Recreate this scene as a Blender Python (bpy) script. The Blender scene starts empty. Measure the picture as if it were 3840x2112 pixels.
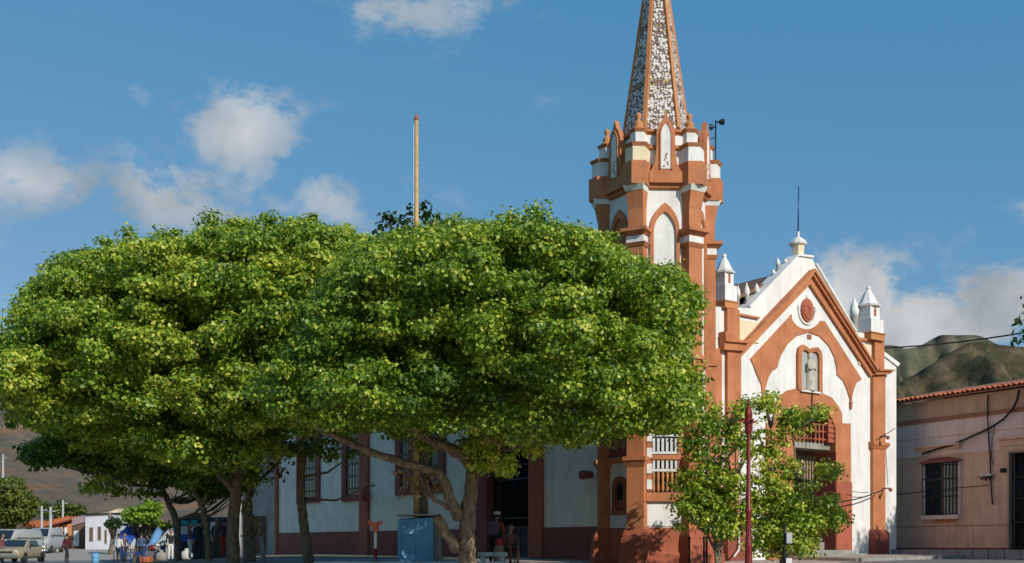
import bpy, bmesh, math, random
import numpy as np
from mathutils import Vector
R = math.radians
SC = bpy.context.scene
COL = SC.collection

# ------------------------------------------------------------------ camera
FPX, HZ, EYE = 4119.0, 2050.0, 1.6          # focal length and horizon in photo pixels, eye height
cam_d = bpy.data.cameras.new('camera')
cam = bpy.data.objects.new('camera', cam_d); COL.objects.link(cam)
cam.location = (0, 0, EYE); cam.rotation_euler = (R(90), 0, 0)
cam_d.sensor_width = 36.0; cam_d.lens = FPX/3840*36.0
cam_d.shift_y = (HZ-1056.0)/3840
cam_d.clip_start = 0.1; cam_d.clip_end = 20000
SC.camera = cam

# ------------------------------------------------------------------ light
SUN_AZ, SUN_EL = 180-37, 29                 # azimuth clockwise from +Y, elevation
w = bpy.data.worlds.new('World'); SC.world = w; w.use_nodes = True
NT = w.node_tree; NT.nodes.clear()
def wn(t, **k):
    n = NT.nodes.new(t)
    for a, b in k.items(): setattr(n, a, b)
    return n
def wl(a, b): NT.links.new(a, b)
def wmath(op, a, b=None, c=None, clamp=False):
    n = wn('ShaderNodeMath', operation=op, use_clamp=clamp)
    for i, v in enumerate((a, b, c)):
        if v is None: continue
        if isinstance(v, (int, float)): n.inputs[i].default_value = v
        else: wl(v, n.inputs[i])
    return n.outputs[0]
wout = wn('ShaderNodeOutputWorld')
sky = wn('ShaderNodeTexSky', sky_type='NISHITA', sun_disc=False)
sky.sun_elevation = R(SUN_EL); sky.sun_rotation = R(SUN_AZ)
sky.altitude = 400; sky.air_density = 1.0; sky.dust_density = 0.1; sky.ozone_density = 3.0
geo = wn('ShaderNodeTexCoord')
sep = wn('ShaderNodeSeparateXYZ'); wl(geo.outputs['Generated'], sep.inputs[0])
az = wmath('ARCTAN2', sep.outputs[0], sep.outputs[1])
el = wmath('ARCSINE', sep.outputs[2])
def cloud_dir(px, py):
    a = math.atan2(px-1920, FPX); e = math.atan2(HZ-py, math.hypot(FPX, px-1920)); return a, e
# soft cloud bodies: photo pixel centre, half sizes in pixels, weight; the last ones lie outside the frame
BLOBS = [(200,690,470,135,.70),(640,740,470,165,.78),(900,500,280,225,.76),(520,380,130,90,.42),(1240,750,200,140,.62),(1500,740,170,120,.52),
         (1500,40,380,135,.58),(1820,20,280,90,.55),(1190,10,110,60,.35),(260,60,140,80,.3),(270,150,100,60,.3),(2110,345,130,60,.25),(60,1290,200,80,.7),(-500,900,420,150,.7),(-1200,500,380,190,.7),
         (3210,1130,220,210,1.2),(3480,1240,300,190,1.25),(3710,1150,230,190,1.2),(3900,800,140,110,.4),(4300,1100,420,190,.95),(5200,800,500,220,.8)]
nz = wn('ShaderNodeTexNoise', noise_dimensions='3D'); nz.inputs['Scale'].default_value = 13; nz.inputs['Detail'].default_value = 12
nz.inputs['Roughness'].default_value = .64; nz.inputs['Distortion'].default_value = .15
mp = wn('ShaderNodeMapping'); mp.inputs['Scale'].default_value = (1, 1, 1.5); wl(geo.outputs['Generated'], mp.inputs[0]); wl(mp.outputs[0], nz.inputs['Vector'])
nfac = wmath('SUBTRACT', nz.outputs['Fac'], .5)
mask = None
for (px, py, rx, ry, wt) in BLOBS:
    a, e = cloud_dir(px, py)
    a2, _ = cloud_dir(px+rx, py); _, e2 = cloud_dir(px, py-ry)
    dx = wmath('DIVIDE', wmath('SUBTRACT', az, a), max(abs(a2-a), .005)); dy = wmath('DIVIDE', wmath('SUBTRACT', el, e), max(abs(e2-e), .005))
    d2 = wmath('ADD', wmath('MULTIPLY', dx, dx), wmath('MULTIPLY', dy, dy))
    g = wmath('MULTIPLY', wmath('EXPONENT', wmath('MULTIPLY', d2, -.9)), wt)
    mask = g if mask is None else wmath('MAXIMUM', mask, g)
nz2 = wn('ShaderNodeTexNoise'); nz2.inputs['Scale'].default_value = 3.2; nz2.inputs['Detail'].default_value = 4; wl(geo.outputs['Generated'], nz2.inputs['Vector'])
body = wmath('ADD', mask, wmath('MULTIPLY', nfac, 2.9))
mr = wn('ShaderNodeMapRange', interpolation_type='SMOOTHSTEP'); wl(body, mr.inputs[0])
mr.inputs[1].default_value = .26; mr.inputs[2].default_value = .78; mr.inputs[3].default_value = 0; mr.inputs[4].default_value = .92
thin = wmath('MULTIPLY', mr.outputs[0], wmath('MINIMUM', wmath('MULTIPLY_ADD', mask, 1.15, .02), 1.0))
# cloud tone: paler on the billows, greyer in the bodies (noise)
nz3 = wn('ShaderNodeTexNoise'); nz3.inputs['Scale'].default_value = 11; nz3.inputs['Detail'].default_value = 6
mp3 = wn('ShaderNodeMapping'); mp3.inputs['Location'].default_value = (.01, 0, -.025); wl(geo.outputs['Generated'], mp3.inputs[0]); wl(mp3.outputs[0], nz3.inputs['Vector'])
cr = wn('ShaderNodeValToRGB'); wl(nz3.outputs['Fac'], cr.inputs[0])
cr.color_ramp.elements[0].position = .36; cr.color_ramp.elements[0].color = (3.3, 3.6, 3.8, 1)
cr.color_ramp.elements[1].position = .64; cr.color_ramp.elements[1].color = (7.0, 7.0, 6.9, 1)
sp = wn('ShaderNodeSeparateColor'); wl(sky.outputs[0], sp.inputs[0]); cb = wn('ShaderNodeCombineColor')
for i, (k_, g_) in enumerate(((.745, 1.0), (1.97, .43), (3.18, .32))): wl(wmath('MAXIMUM', wmath('MULTIPLY', wmath('POWER', sp.outputs[i], g_), k_), wmath('MULTIPLY', sp.outputs[i], (.745, .86, .86)[i])), cb.inputs[i])   # photographic response of the whole sky
mixc = wn('ShaderNodeMixRGB'); wl(thin, mixc.inputs[0]); wl(cb.outputs[0], mixc.inputs[1]); wl(cr.outputs[0], mixc.inputs[2])
bg = wn('ShaderNodeBackground'); wl(mixc.outputs[0], bg.inputs[0]); bg.inputs[1].default_value = .1
wl(bg.outputs[0], wout.inputs[0])

sun_d = bpy.data.lights.new('sun', 'SUN'); sun_d.energy = 3.9; sun_d.angle = R(.5); sun_d.color = (1, .94, .84)
sun = bpy.data.objects.new('sun', sun_d); COL.objects.link(sun)
sv = Vector((math.sin(R(SUN_AZ))*math.cos(R(SUN_EL)), math.cos(R(SUN_AZ))*math.cos(R(SUN_EL)), math.sin(R(SUN_EL))))
sun.rotation_euler = sv.to_track_quat('Z', 'Y').to_euler(); sun.location = (60, -30, 60)
vs = SC.view_settings; vs.view_transform = 'Standard'; vs.look = 'None'; vs.gamma = 1; vs.use_curve_mapping = False; vs.exposure = 0.0

# ------------------------------------------------------------------ pixel helpers (build-time survey of the photograph)
def dsp(x, y): return x*1.4907, y*1.4907
def zr(x0, y0, s): return lambda x, y: (x0+x/s, y0+y/s)
Z1, Z2, Z3 = zr(2160, 0, 2.3617), zr(2160, 600, 2.3617), zr(2640, 640, 1.968)
Z4, Z5, Z6 = zr(2160, 1400, 1.99), zr(2700, 1400, 1.99), zr(3240, 1100, 1.4)
Z6B, Z7, Z8 = zr(3000, 900, 2.0238), zr(980, 1500, 2.3153), zr(1600, 1500, 2.3157)
ZL, ZM = zr(0, 1650, 3.0677), zr(500, 1600, 2.768)
def at(px, py, Y): return Vector(((px-1920)/FPX*Y, Y, EYE+(HZ-py)/FPX*Y))
class Frame:
    """a vertical plane: origin, direction along it, outward normal"""
    def __init__(s, px, Y, ux, uy, nx, ny):
        s.o = Vector(((px-1920)/FPX*Y, Y, 0)); l = math.hypot(ux, uy); s.u = Vector((ux/l, uy/l, 0)); l = math.hypot(nx, ny); s.n = Vector((nx/l, ny/l, 0))
    def w(s, u, z, off=0): return s.o+s.u*u+s.n*off+Vector((0, 0, z))
    def uz(s, px, py, off=0):
        d = (px-1920)/FPX; o = s.o+s.n*off
        u = (d*o.y-o.x)/(s.u.x-d*s.u.y); Y = o.y+u*s.u.y
        return u, EYE+(HZ-py)/FPX*Y
    def many(s, pts, off=0): return [s.uz(p[0], p[1], off) for p in pts]
FAC = Frame(2700, 37.86, .799, .601, .601, -.799)
NAV = Frame(1040, 58.84, .601, -.799, -.799, -.601)
HOU = Frame(3365, 45.77, .49, -.872, -.872, -.49)

# ------------------------------------------------------------------ materials
MT = {}
def new_mat(name):
    m = bpy.data.materials.new(name); m.use_nodes = True; MT[name] = m
    return m, m.node_tree, m.node_tree.nodes['Principled BSDF']
def plaster(name, c, c2=None, rough=.85, scale=1.2, bump=.25, streak=.0, streak_col=(.12,.1,.08), fine=40, mixamt=1.0):
    """painted render: two close tones in large patches, weathering streaks, fine grain relief"""
    m, nt, p = new_mat(name); L = nt.links.new; c2 = c2 or tuple(v*.86 for v in c)
    tc = nt.nodes.new('ShaderNodeNewGeometry')
    n1 = nt.nodes.new('ShaderNodeTexNoise'); n1.inputs['Scale'].default_value = scale; n1.inputs['Detail'].default_value = 6; n1.inputs['Roughness'].default_value = .65; L(tc.outputs['Position'], n1.inputs['Vector'])
    r = nt.nodes.new('ShaderNodeValToRGB'); L(n1.outputs['Fac'], r.inputs[0])
    r.color_ramp.elements[0].position = .36; r.color_ramp.elements[0].color = (*c2, 1); r.color_ramp.elements[1].position = .62; r.color_ramp.elements[1].color = (*c, 1)
    col = r.outputs[0]
    if streak:
        mpn = nt.nodes.new('ShaderNodeMapping'); mpn.inputs['Scale'].default_value = (2.2, 2.2, .22); L(tc.outputs['Position'], mpn.inputs[0])
        n2 = nt.nodes.new('ShaderNodeTexNoise'); n2.inputs['Scale'].default_value = 2.0; n2.inputs['Detail'].default_value = 7; n2.inputs['Roughness'].default_value = .7; L(mpn.outputs[0], n2.inputs['Vector'])
        r2 = nt.nodes.new('ShaderNodeMapRange'); L(n2.outputs['Fac'], r2.inputs[0]); r2.inputs[1].default_value = .47; r2.inputs[2].default_value = .78; r2.inputs[3].default_value = 0; r2.inputs[4].default_value = streak
        mx = nt.nodes.new('ShaderNodeMixRGB'); L(r2.outputs[0], mx.inputs[0]); L(col, mx.inputs[1]); mx.inputs[2].default_value = (*streak_col, 1); col = mx.outputs[0]
    L(col, p.inputs['Base Color']); p.inputs['Roughness'].default_value = rough
    n3 = nt.nodes.new('ShaderNodeTexNoise'); n3.inputs['Scale'].default_value = fine; n3.inputs['Detail'].default_value = 3; L(tc.outputs['Position'], n3.inputs['Vector'])
    n4 = nt.nodes.new('ShaderNodeTexNoise'); n4.inputs['Scale'].default_value = 2.5; n4.inputs['Detail'].default_value = 4; L(tc.outputs['Position'], n4.inputs['Vector'])
    ad = nt.nodes.new('ShaderNodeMath'); ad.operation = 'MULTIPLY_ADD'; L(n4.outputs['Fac'], ad.inputs[0]); ad.inputs[1].default_value = 2.0; L(n3.outputs['Fac'], ad.inputs[2])
    b = nt.nodes.new('ShaderNodeBump'); b.inputs['Strength'].default_value = bump; b.inputs['Distance'].default_value = .03; L(ad.outputs[0], b.inputs['Height']); L(b.outputs[0], p.inputs['Normal'])
    return m
def plain(name, c, rough=.5, metal=0.0, spec=.5, vary=.25, scale=6):
    m, nt, p = new_mat(name); L = nt.links.new
    tc = nt.nodes.new('ShaderNodeTexCoord'); n = nt.nodes.new('ShaderNodeTexNoise'); n.inputs['Scale'].default_value = scale; n.inputs['Detail'].default_value = 5; L(tc.outputs['Object'], n.inputs['Vector'])
    r = nt.nodes.new('ShaderNodeValToRGB'); L(n.outputs['Fac'], r.inputs[0]); r.color_ramp.elements[0].position = .3; r.color_ramp.elements[1].position = .7
    r.color_ramp.elements[0].color = (*[v*(1-vary) for v in c], 1); r.color_ramp.elements[1].color = (*c, 1); L(r.outputs[0], p.inputs['Base Color'])
    p.inputs['Roughness'].default_value = rough; p.inputs['Metallic'].default_value = metal; p.inputs['Specular IOR Level'].default_value = spec
    return m
WHITE = plaster('white_render', (.80,.79,.76), (.70,.69,.66), streak=.5, streak_col=(.38,.33,.27))
WHITEW = plaster('weathered_white_render', (.88,.78,.64), (.77,.67,.55), streak=.36, streak_col=(.28,.24,.20), bump=.5)
CREAM = plaster('cream_render', (.78,.66,.45), (.70,.57,.38), streak=.25, streak_col=(.4,.3,.2))
OCHRE = plaster('terracotta_render', (.54,.205,.085), (.40,.145,.058), streak=.5, streak_col=(.25,.09,.045))
OCHRE_L = plaster('pale_terracotta_render', (.56,.24,.09), (.48,.19,.07), streak=.2, streak_col=(.3,.12,.05))
BRICKRED = plaster('brick_red_render', (.43,.12,.06), (.34,.088,.045), streak=.4, streak_col=(.13,.05,.035))
DKRED = plaster('oxblood_render', (.29,.075,.05), (.22,.055,.04), streak=.4, streak_col=(.07,.03,.025))
PINK = plaster('dusty_pink_render', (.74,.46,.33), (.62,.375,.265), streak=.45, streak_col=(.22,.12,.085))
PINKL = plaster('pale_pink_render', (.78,.60,.52), (.68,.51,.44), streak=.45, streak_col=(.3,.2,.17))
BEIGE = plaster('mud_beige_render', (.58,.36,.235), (.46,.28,.18), streak=.5, streak_col=(.16,.09,.06))
BANDBR = plaster('brown_band_render', (.34,.145,.085), (.29,.12,.07), streak=.3, streak_col=(.18,.08,.05))
STONE = plaster('grey_stone', (.36,.34,.29), (.24,.23,.2), streak=.4, streak_col=(.12,.11,.09), bump=.6)
CONC = plaster('pale_concrete', (.46,.46,.44), (.36,.36,.35), streak=.4, streak_col=(.2,.19,.17), bump=.5)
ROOFM = plaster('brown_roof_sheet', (.20,.10,.045), (.15,.075,.035), streak=.3, streak_col=(.08,.05,.03))
TILE = plaster('orange_clay_tile', (.55,.17,.06), (.36,.10,.045), scale=5, streak=.3, streak_col=(.15,.07,.04))
ASPH = plaster('asphalt', (.20,.19,.175), (.14,.135,.13), scale=.6, fine=60, bump=.5)
PAVE = plaster('plaza_paving', (.42,.35,.29), (.32,.27,.22), scale=.8, fine=30, bump=.4)
KERB = plaster('kerb_stone', (.33,.31,.29), (.24,.23,.22), scale=2, bump=.5)
EARTH = plaster('dry_earth', (.22,.165,.11), (.15,.14,.075), scale=.05, fine=2)
IRON = plain('black_iron', (.02,.02,.022), .55, .3)
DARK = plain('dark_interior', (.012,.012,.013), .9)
WOOD = plain('weathered_brown_wood', (.17,.085,.05), .7, vary=.4, scale=9)
WOODL = plain('pale_grey_wood', (.33,.24,.18), .75, vary=.35, scale=9)
REDM = plain('red_painted_metal', (.20,.018,.016), .35)
WHITEM = plain('white_painted_metal', (.72,.72,.70), .45)
GREYM = plain('galvanised_metal', (.32,.33,.34), .45, .6)
BLUEM = plain('blue_painted_metal', (.03,.07,.25), .4)
YELP = plain('yellow_painted_pole', (.60,.38,.15), .55, vary=.3)
ORNGP = plain('orange_plastic', (.75,.17,.04), .4)
GLASS = plain('dark_window_glass', (.02,.024,.028), .08, spec=.8)
RUBBER = plain('black_rubber', (.018,.018,.018), .8)
CHROME = plain('chrome', (.6,.6,.6), .2, 1.0)
LAMPG = plain('lamp_glass', (.75,.73,.65), .1)
BLUET = plain('blue_tarpaulin', (.025,.10,.45), .5, vary=.35, scale=3)
SKYT = plain('sky_blue_tarpaulin', (.15,.33,.58), .55, vary=.2, scale=3)
PALEB = plain('pale_blue_paint', (.15,.42,.66), .5, vary=.3, scale=3)
TEAL = plain('teal_sheet', (.02,.30,.26), .5)
CLOTHW = plain('pale_cloth', (.6,.56,.5), .85)

def leaf_mat(name, dark, mid, light, trans=.33):
    m, nt, p = new_mat(name); L = nt.links.new
    a = nt.nodes.new('ShaderNodeAttribute'); a.attribute_name = 'tint'
    r = nt.nodes.new('ShaderNodeValToRGB'); L(a.outputs['Fac'], r.inputs[0])
    r.color_ramp.elements[0].position = 0; r.color_ramp.elements[0].color = (*dark, 1); r.color_ramp.elements[1].position = 1; r.color_ramp.elements[1].color = (*light, 1)
    e = r.color_ramp.elements.new(.55); e.color = (*mid, 1)
    L(r.outputs[0], p.inputs['Base Color']); p.inputs['Roughness'].default_value = .42; p.inputs['Specular IOR Level'].default_value = .45
    t = nt.nodes.new('ShaderNodeBsdfTranslucent'); g = nt.nodes.new('ShaderNodeMixRGB'); g.blend_type = 'MULTIPLY'; g.inputs[0].default_value = 1; L(r.outputs[0], g.inputs[1]); g.inputs[2].default_value = (1.5, 1.45, .5, 1); L(g.outputs[0], t.inputs[0])
    mx = nt.nodes.new('ShaderNodeMixShader'); mx.inputs[0].default_value = trans; L(p.outputs[0], mx.inputs[1]); L(t.outputs[0], mx.inputs[2])
    L(mx.outputs[0], nt.nodes['Material Output'].inputs[0]); return m
LEAF = leaf_mat('fig_leaf', (.058,.125,.015), (.21,.335,.028), (.60,.61,.09))
LEAFD = leaf_mat('dark_leaf', (.018,.045,.010), (.04,.085,.016), (.09,.14,.025))
LEAFB = leaf_mat('bright_leaf', (.07,.15,.012), (.17,.30,.02), (.36,.46,.04))
LEAFF = leaf_mat('far_leaf', (.05,.075,.012), (.12,.15,.018), (.22,.23,.03), .3)
DRY = leaf_mat('dry_leaf', (.14,.07,.03), (.30,.17,.07), (.5,.36,.17), .3)
def bark(name, c, c2):
    m, nt, p = new_mat(name); L = nt.links.new
    tc = nt.nodes.new('ShaderNodeNewGeometry'); mpn = nt.nodes.new('ShaderNodeMapping'); mpn.inputs['Scale'].default_value = (6, 6, 2.2); L(tc.outputs['Position'], mpn.inputs[0])
    n = nt.nodes.new('ShaderNodeTexNoise'); n.inputs['Scale'].default_value = 2; n.inputs['Detail'].default_value = 9; n.inputs['Roughness'].default_value = .7; L(mpn.outputs[0], n.inputs['Vector'])
    r = nt.nodes.new('ShaderNodeValToRGB'); L(n.outputs['Fac'], r.inputs[0]); r.color_ramp.elements[0].position = .35; r.color_ramp.elements[1].position = .68; r.color_ramp.elements[0].color = (*c2, 1); r.color_ramp.elements[1].color = (*c, 1)
    L(r.outputs[0], p.inputs['Base Color']); p.inputs['Roughness'].default_value = .9
    b = nt.nodes.new('ShaderNodeBump'); b.inputs['Strength'].default_value = .9; b.inputs['Distance'].default_value = .04; L(n.outputs['Fac'], b.inputs['Height']); L(b.outputs[0], p.inputs['Normal']); return m
BARK = bark('fig_bark', (.33,.235,.14), (.085,.062,.04))
BARKG = bark('grey_bark', (.26,.21,.15), (.09,.075,.055))

# ------------------------------------------------------------------ object helpers
def tag(o, label=None, cat=None, group=None, kind=None):
    for k, v in (('label', label), ('category', cat), ('group', group), ('kind', kind)):
        if v: o[k] = v
    return o
def thing(name, label, cat, loc, group=None, rz=0):
    o = bpy.data.objects.new(name, None); COL.objects.link(o); o.location = loc; o.rotation_euler = (0, 0, rz); o.empty_display_size = .3
    return tag(o, label, cat, group)
def wloc(o):
    v = Vector((0, 0, 0))
    while o is not None: v = v+Vector(o.location); o = o.parent
    return v
def link(name, me, parent=None, loc=None):
    o = bpy.data.objects.new(name, me); COL.objects.link(o)
    if parent is not None: o.parent = parent
    if loc is not None: o.location = Vector(loc)-(wloc(parent) if parent is not None else Vector((0, 0, 0)))
    return o
class MB:
    """collects shapes given in world (or local) coordinates; build() links them as one mesh"""
    def __init__(s): s.v = []; s.f = []; s.mi = []; s.m = 0; s.sm = []
    def add(s, vs, fs, smooth=False):
        b = len(s.v); s.v += [tuple(v) for v in vs]
        for f in fs: s.f.append(tuple(b+i for i in f)); s.mi.append(s.m); s.sm.append(smooth)
        return s
    def hexa(s, p): return s.add(p, [(0,3,2,1),(4,5,6,7),(0,1,5,4),(1,2,6,5),(2,3,7,6),(3,0,4,7)])
    def box(s, c, d, rz=0):
        x, y, z = d[0]/2, d[1]/2, d[2]/2; ca, sa = math.cos(rz), math.sin(rz)
        P = [(-x,-y,-z),(x,-y,-z),(x,y,-z),(-x,y,-z),(-x,-y,z),(x,-y,z),(x,y,z),(-x,y,z)]
        return s.hexa([(c[0]+a*ca-b*sa, c[1]+a*sa+b*ca, c[2]+e) for a, b, e in P])
    def taper(s, fr, u, z0, z1, w0, w1, d0, d1, back=0):
        """a block standing on a frame: half widths w0>w1, depth d0>d1"""
        q = [fr.w(u-w0, z0, back), fr.w(u+w0, z0, back), fr.w(u+w0, z0, d0), fr.w(u-w0, z0, d0), fr.w(u-w1, z1, back), fr.w(u+w1, z1, back), fr.w(u+w1, z1, d1), fr.w(u-w1, z1, d1)]
        return s.hexa(q)
    def plate(s, fr, u0, u1, z0, z1, o0, o1):
        q = [fr.w(u0, z0, o0), fr.w(u1, z0, o0), fr.w(u1, z0, o1), fr.w(u0, z0, o1), fr.w(u0, z1, o0), fr.w(u1, z1, o0), fr.w(u1, z1, o1), fr.w(u0, z1, o1)]
        return s.hexa(q)
    def prism(s, fr, pts, o0, o1):
        n = len(pts); vs = [fr.w(u, z, o0) for u, z in pts]+[fr.w(u, z, o1) for u, z in pts]
        return s.add(vs, [tuple(range(n))[::-1], tuple(range(n, 2*n))]+[(i, (i+1) % n, n+(i+1) % n, n+i) for i in range(n)])
    def band(s, fr, a, b, o0, o1, closed=False):
        n = len(a)
        for i in range(n if closed else n-1):
            j = (i+1) % n; s.prism(fr, [a[i], a[j], b[j], b[i]], o0, o1)
        return s
    def tube(s, pts, rad, k=8, cap=True, smooth=True):
        pts = [Vector(p) for p in pts]; n = len(pts); rad = rad if isinstance(rad, (list, tuple)) else [rad]*n
        b = len(s.v); ref = None
        for i, p in enumerate(pts):
            d = (pts[min(i+1, n-1)]-pts[max(i-1, 0)]); d = d.normalized() if d.length > 1e-9 else Vector((0, 0, 1))
            if ref is None: ref = Vector((1, 0, 0)) if abs(d.x) < .8 else Vector((0, 1, 0))
            x = (ref-d*ref.dot(d)).normalized(); y = d.cross(x); ref = x
            for j in range(k):
                t = 2*math.pi*j/k; s.v.append(tuple(p+(x*math.cos(t)+y*math.sin(t))*rad[i]))
        def F(f, sm): s.f.append(f); s.mi.append(s.m); s.sm.append(sm)
        for i in range(n-1):
            for j in range(k): F((b+i*k+j, b+i*k+(j+1) % k, b+(i+1)*k+(j+1) % k, b+(i+1)*k+j), smooth)
        if cap: F(tuple(b+j for j in range(k))[::-1], False); F(tuple(b+(n-1)*k+j for j in range(k)), False)
        return s
    def lathe(s, c, prof, k=12, rot=0, smooth=False, sx=1, sy=1):
        b = len(s.v)
        for r, z in prof:
            for j in range(k):
                t = 2*math.pi*j/k+rot; s.v.append((c[0]+r*sx*math.cos(t), c[1]+r*sy*math.sin(t), c[2]+z))
        n = len(prof)
        def F(f, sm): s.f.append(f); s.mi.append(s.m); s.sm.append(sm)
        for i in range(n-1):
            for j in range(k): F((b+i*k+j, b+i*k+(j+1) % k, b+(i+1)*k+(j+1) % k, b+(i+1)*k+j), smooth)
        F(tuple(b+j for j in range(k))[::-1], False); F(tuple(b+(n-1)*k+j for j in range(k)), False)
        return s
    def mesh(s, name, mats, off=(0, 0, 0)):
        me = bpy.data.meshes.new(name); o = off
        me.from_pydata([(v[0]-o[0], v[1]-o[1], v[2]-o[2]) for v in s.v], [], s.f)
        for m in (mats if isinstance(mats, (list, tuple)) else [mats]): me.materials.append(m)
        me.polygons.foreach_set('material_index', s.mi); me.polygons.foreach_set('use_smooth', s.sm)
        bm = bmesh.new(); bm.from_mesh(me); bmesh.ops.recalc_face_normals(bm, faces=bm.faces); bm.to_mesh(me); bm.free()
        return me
    def build(s, name, mats, parent=None, bevel=0, local=False):
        off = (0, 0, 0) if (local or parent is None) else wloc(parent)
        o = link(name, s.mesh(name, mats, off), parent)
        if bevel:
            m = o.modifiers.new('edge', 'BEVEL'); m.width = bevel; m.segments = 2; m.limit_method = 'ANGLE'; m.angle_limit = R(40)
        return o
def struct(o): o['kind'] = 'structure'; return o
def arch(w, z0, zs, za, u=0, n=8, pointed=True):
    """path of an arch from lower left to lower right"""
    L = [(u-w, z0)]
    for i in range(n+1):
        t = i/n
        if pointed: c_ = 1-t**1.6; x = w*c_; z = zs+(za-zs)*math.sqrt(max(0, 4-(c_+1)**2))/math.sqrt(3)
        else: x = w*math.cos(t*math.pi/2); z = zs+(za-zs)*math.sin(t*math.pi/2)
        L.append((u-x, z))
    Rr = [(2*u-x, z) for x, z in L[::-1]]
    return L+Rr[1:]
def lerp(a, b, t): return a+(b-a)*t
def pw(x, xs, ys): return float(np.interp(x, xs, ys))
# ------------------------------------------------------------------ ground
def sm(a, b, x): t = min(1, max(0, (x-a)/(b-a))); return t*t*(3-2*t)
def gz(X, Y):
    zr_ = pw(Y, [-50, 0, 20, 30, 36, 43, 60, 120, 300, 9000], [0, 0, .55, .93, 1.08, 1.22, 1.3, 1.6, 3, 3])
    zl_ = pw(Y, [-50, 0, 30, 60, 70, 100, 140, 300, 9000], [0, 0, .45, .64, .66, 1.40, 1.7, 3, 3])
    return lerp(zl_, zr_, sm(-24, -9, X))
def sheet(name, xs, ys, dz, mat, tf=None, kind=True):
    vs, fs = [], []; n = len(xs)
    for y in ys:
        for x in xs:
            X, Y = tf(x, y) if tf else (x, y); vs.append((X, Y, gz(X, Y)+dz))
    for j in range(len(ys)-1):
        for i in range(n-1): fs.append((j*n+i, j*n+i+1, (j+1)*n+i+1, (j+1)*n+i))
    m = MB(); m.add(vs, fs, True); o = m.build(name, mat)
    return struct(o) if kind else o
gx = [-6000,-3000,-1500,-700,-350,-200,-120]+list(range(-90, 61, 3))+[80,120,200,350,700,1500,3000,6000]
gy = [-300,-100,-40]+list(range(-20, 150, 4))+[170,200,240,300,400,600,1000,2000,4000,9000]
sheet('ground', gx, gy, -.03, EARTH)
sheet('plaza_paving', list(np.linspace(-20, 12, 40)), list(np.linspace(8, 40, 30)), -.012, PAVE)
sheet('market_street', list(np.linspace(-46, -14, 30)), list(np.linspace(52, 71.5, 14)), -.008, ASPH)
sheet('far_pavement', list(np.linspace(-46, -16, 30)), list(np.linspace(71.5, 110, 24)), -.004, PAVE)
def ftf(u, o): p = FAC.w(u, 0, o); return p.x, p.y
sheet('street', list(np.linspace(2, 30, 30)), list(np.linspace(3.4, 12, 10)), -.006, ASPH, ftf)
# raised pavement along the facade and the pink house with its kerb stones
def ramp(fr, u0, u1, n, o0, o1, top, name, mat):
    m = MB()
    for i in range(n):
        a, b = lerp(u0, u1, i/n), lerp(u0, u1, (i+1)/n); P = [fr.w(a, 0, o0), fr.w(b, 0, o0), fr.w(b, 0, o1), fr.w(a, 0, o1)]
        m.hexa([(p.x, p.y, .3) for p in P]+[(p.x, p.y, top(p)) for p in P])
    return m
ptop = lambda p: gz(p.x, p.y)+.10
pav = struct(ramp(FAC, 3.2, 11.2, 12, -1.5, 3.25, ptop, 'p', PAVE).build('church_pavement', PAVE))
pv2 = struct(ramp(HOU, -1.2, 22, 16, -.3, 1.55, lambda p: 1.47, 'p', PAVE).build('house_pavement', BRICKRED))
kme = MB().box((0, 0, 0), (.62, .16, .34)).mesh('kerb_stone', KERB)
for i in range(12):
    p = FAC.w(3.55+i*.64, 0, 3.33); o = link('kerb_stone', kme, pav, (p.x, p.y, gz(p.x, p.y)-.06)); o.rotation_euler = (0, 0, math.atan2(FAC.u.y, FAC.u.x))
for i in range(30):
    p = HOU.w(-.6+i*.66, 0, 1.63); o = link('kerb_stone', kme, pv2, (p.x, p.y, 1.315)); o.rotation_euler = (0, 0, math.atan2(HOU.u.y, HOU.u.x))

# ------------------------------------------------------------------ hills
def fnoise(x, y, seed=0, oct=4):
    v, a, f = 0, 1, 1
    for o in range(oct):
        v += a*(math.sin(x*f*1.7+seed+1.3*math.sin(y*f*1.1+seed*2+o))+math.sin(y*f*1.9+seed*1.7+1.1*math.sin(x*f*1.3+o*2.1)))/2; a *= .5; f *= 2.03
    return v
from mathutils import noise as mnoise
def hill(name, prof, Yr, depth, back, nx, ny, gul, freq, mat, seed, base=2.0):
    xs0 = [(p-1920)/FPX*Yr for p, y in prof]; zs0 = [EYE+(HZ-y)/FPX*Yr for p, y in prof]
    X0, X1 = xs0[0], xs0[-1]; vs, fs = [], []
    for j in range(ny+1):
        t = j/ny*2-1 if back else j/ny-1                          # -1 foot towards the camera, 0 ridge, 1 foot behind
        for i in range(nx+1):
            x = lerp(X0, X1, i/nx); H = pw(x, xs0, zs0); d = abs(t)
            wob = fnoise(x/380, d*2.2, seed+3)*.55
            g = 1-abs(math.sin(x*freq+wob*3+d*1.1*math.sin(x/300+seed)))**.8*1.0
            g2 = 1-abs(math.sin(x*freq*2.7+wob*5+2+d*1.5))
            h = H*((1-d)**1.15)*(1+.05*fnoise(x/220, d*3, seed))-gul*H*(g*.75+g2*.3)*min(1, d*11)*(1-d)**.7
            h += H*.20*(mnoise.ridged_multi_fractal(Vector((x/150, (t*depth)/190+seed, seed)), .9, 2.1, 6, 1.0, 2.0)*.55-.6)*min(1, d*7)*(1-d)**.6
            h += H*.03*fnoise(x/45, d*18, seed+9, 6)*min(1, d*6)
            vs.append((x, Yr+t*(depth if t < 0 else back), max(base-4, h)))
    n = nx+1
    for j in range(ny):
        for i in range(nx): fs.append((j*n+i, j*n+i+1, (j+1)*n+i+1, (j+1)*n+i))
    m = MB(); m.add(vs, fs, True); return struct(m.build(name, mat))
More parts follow.
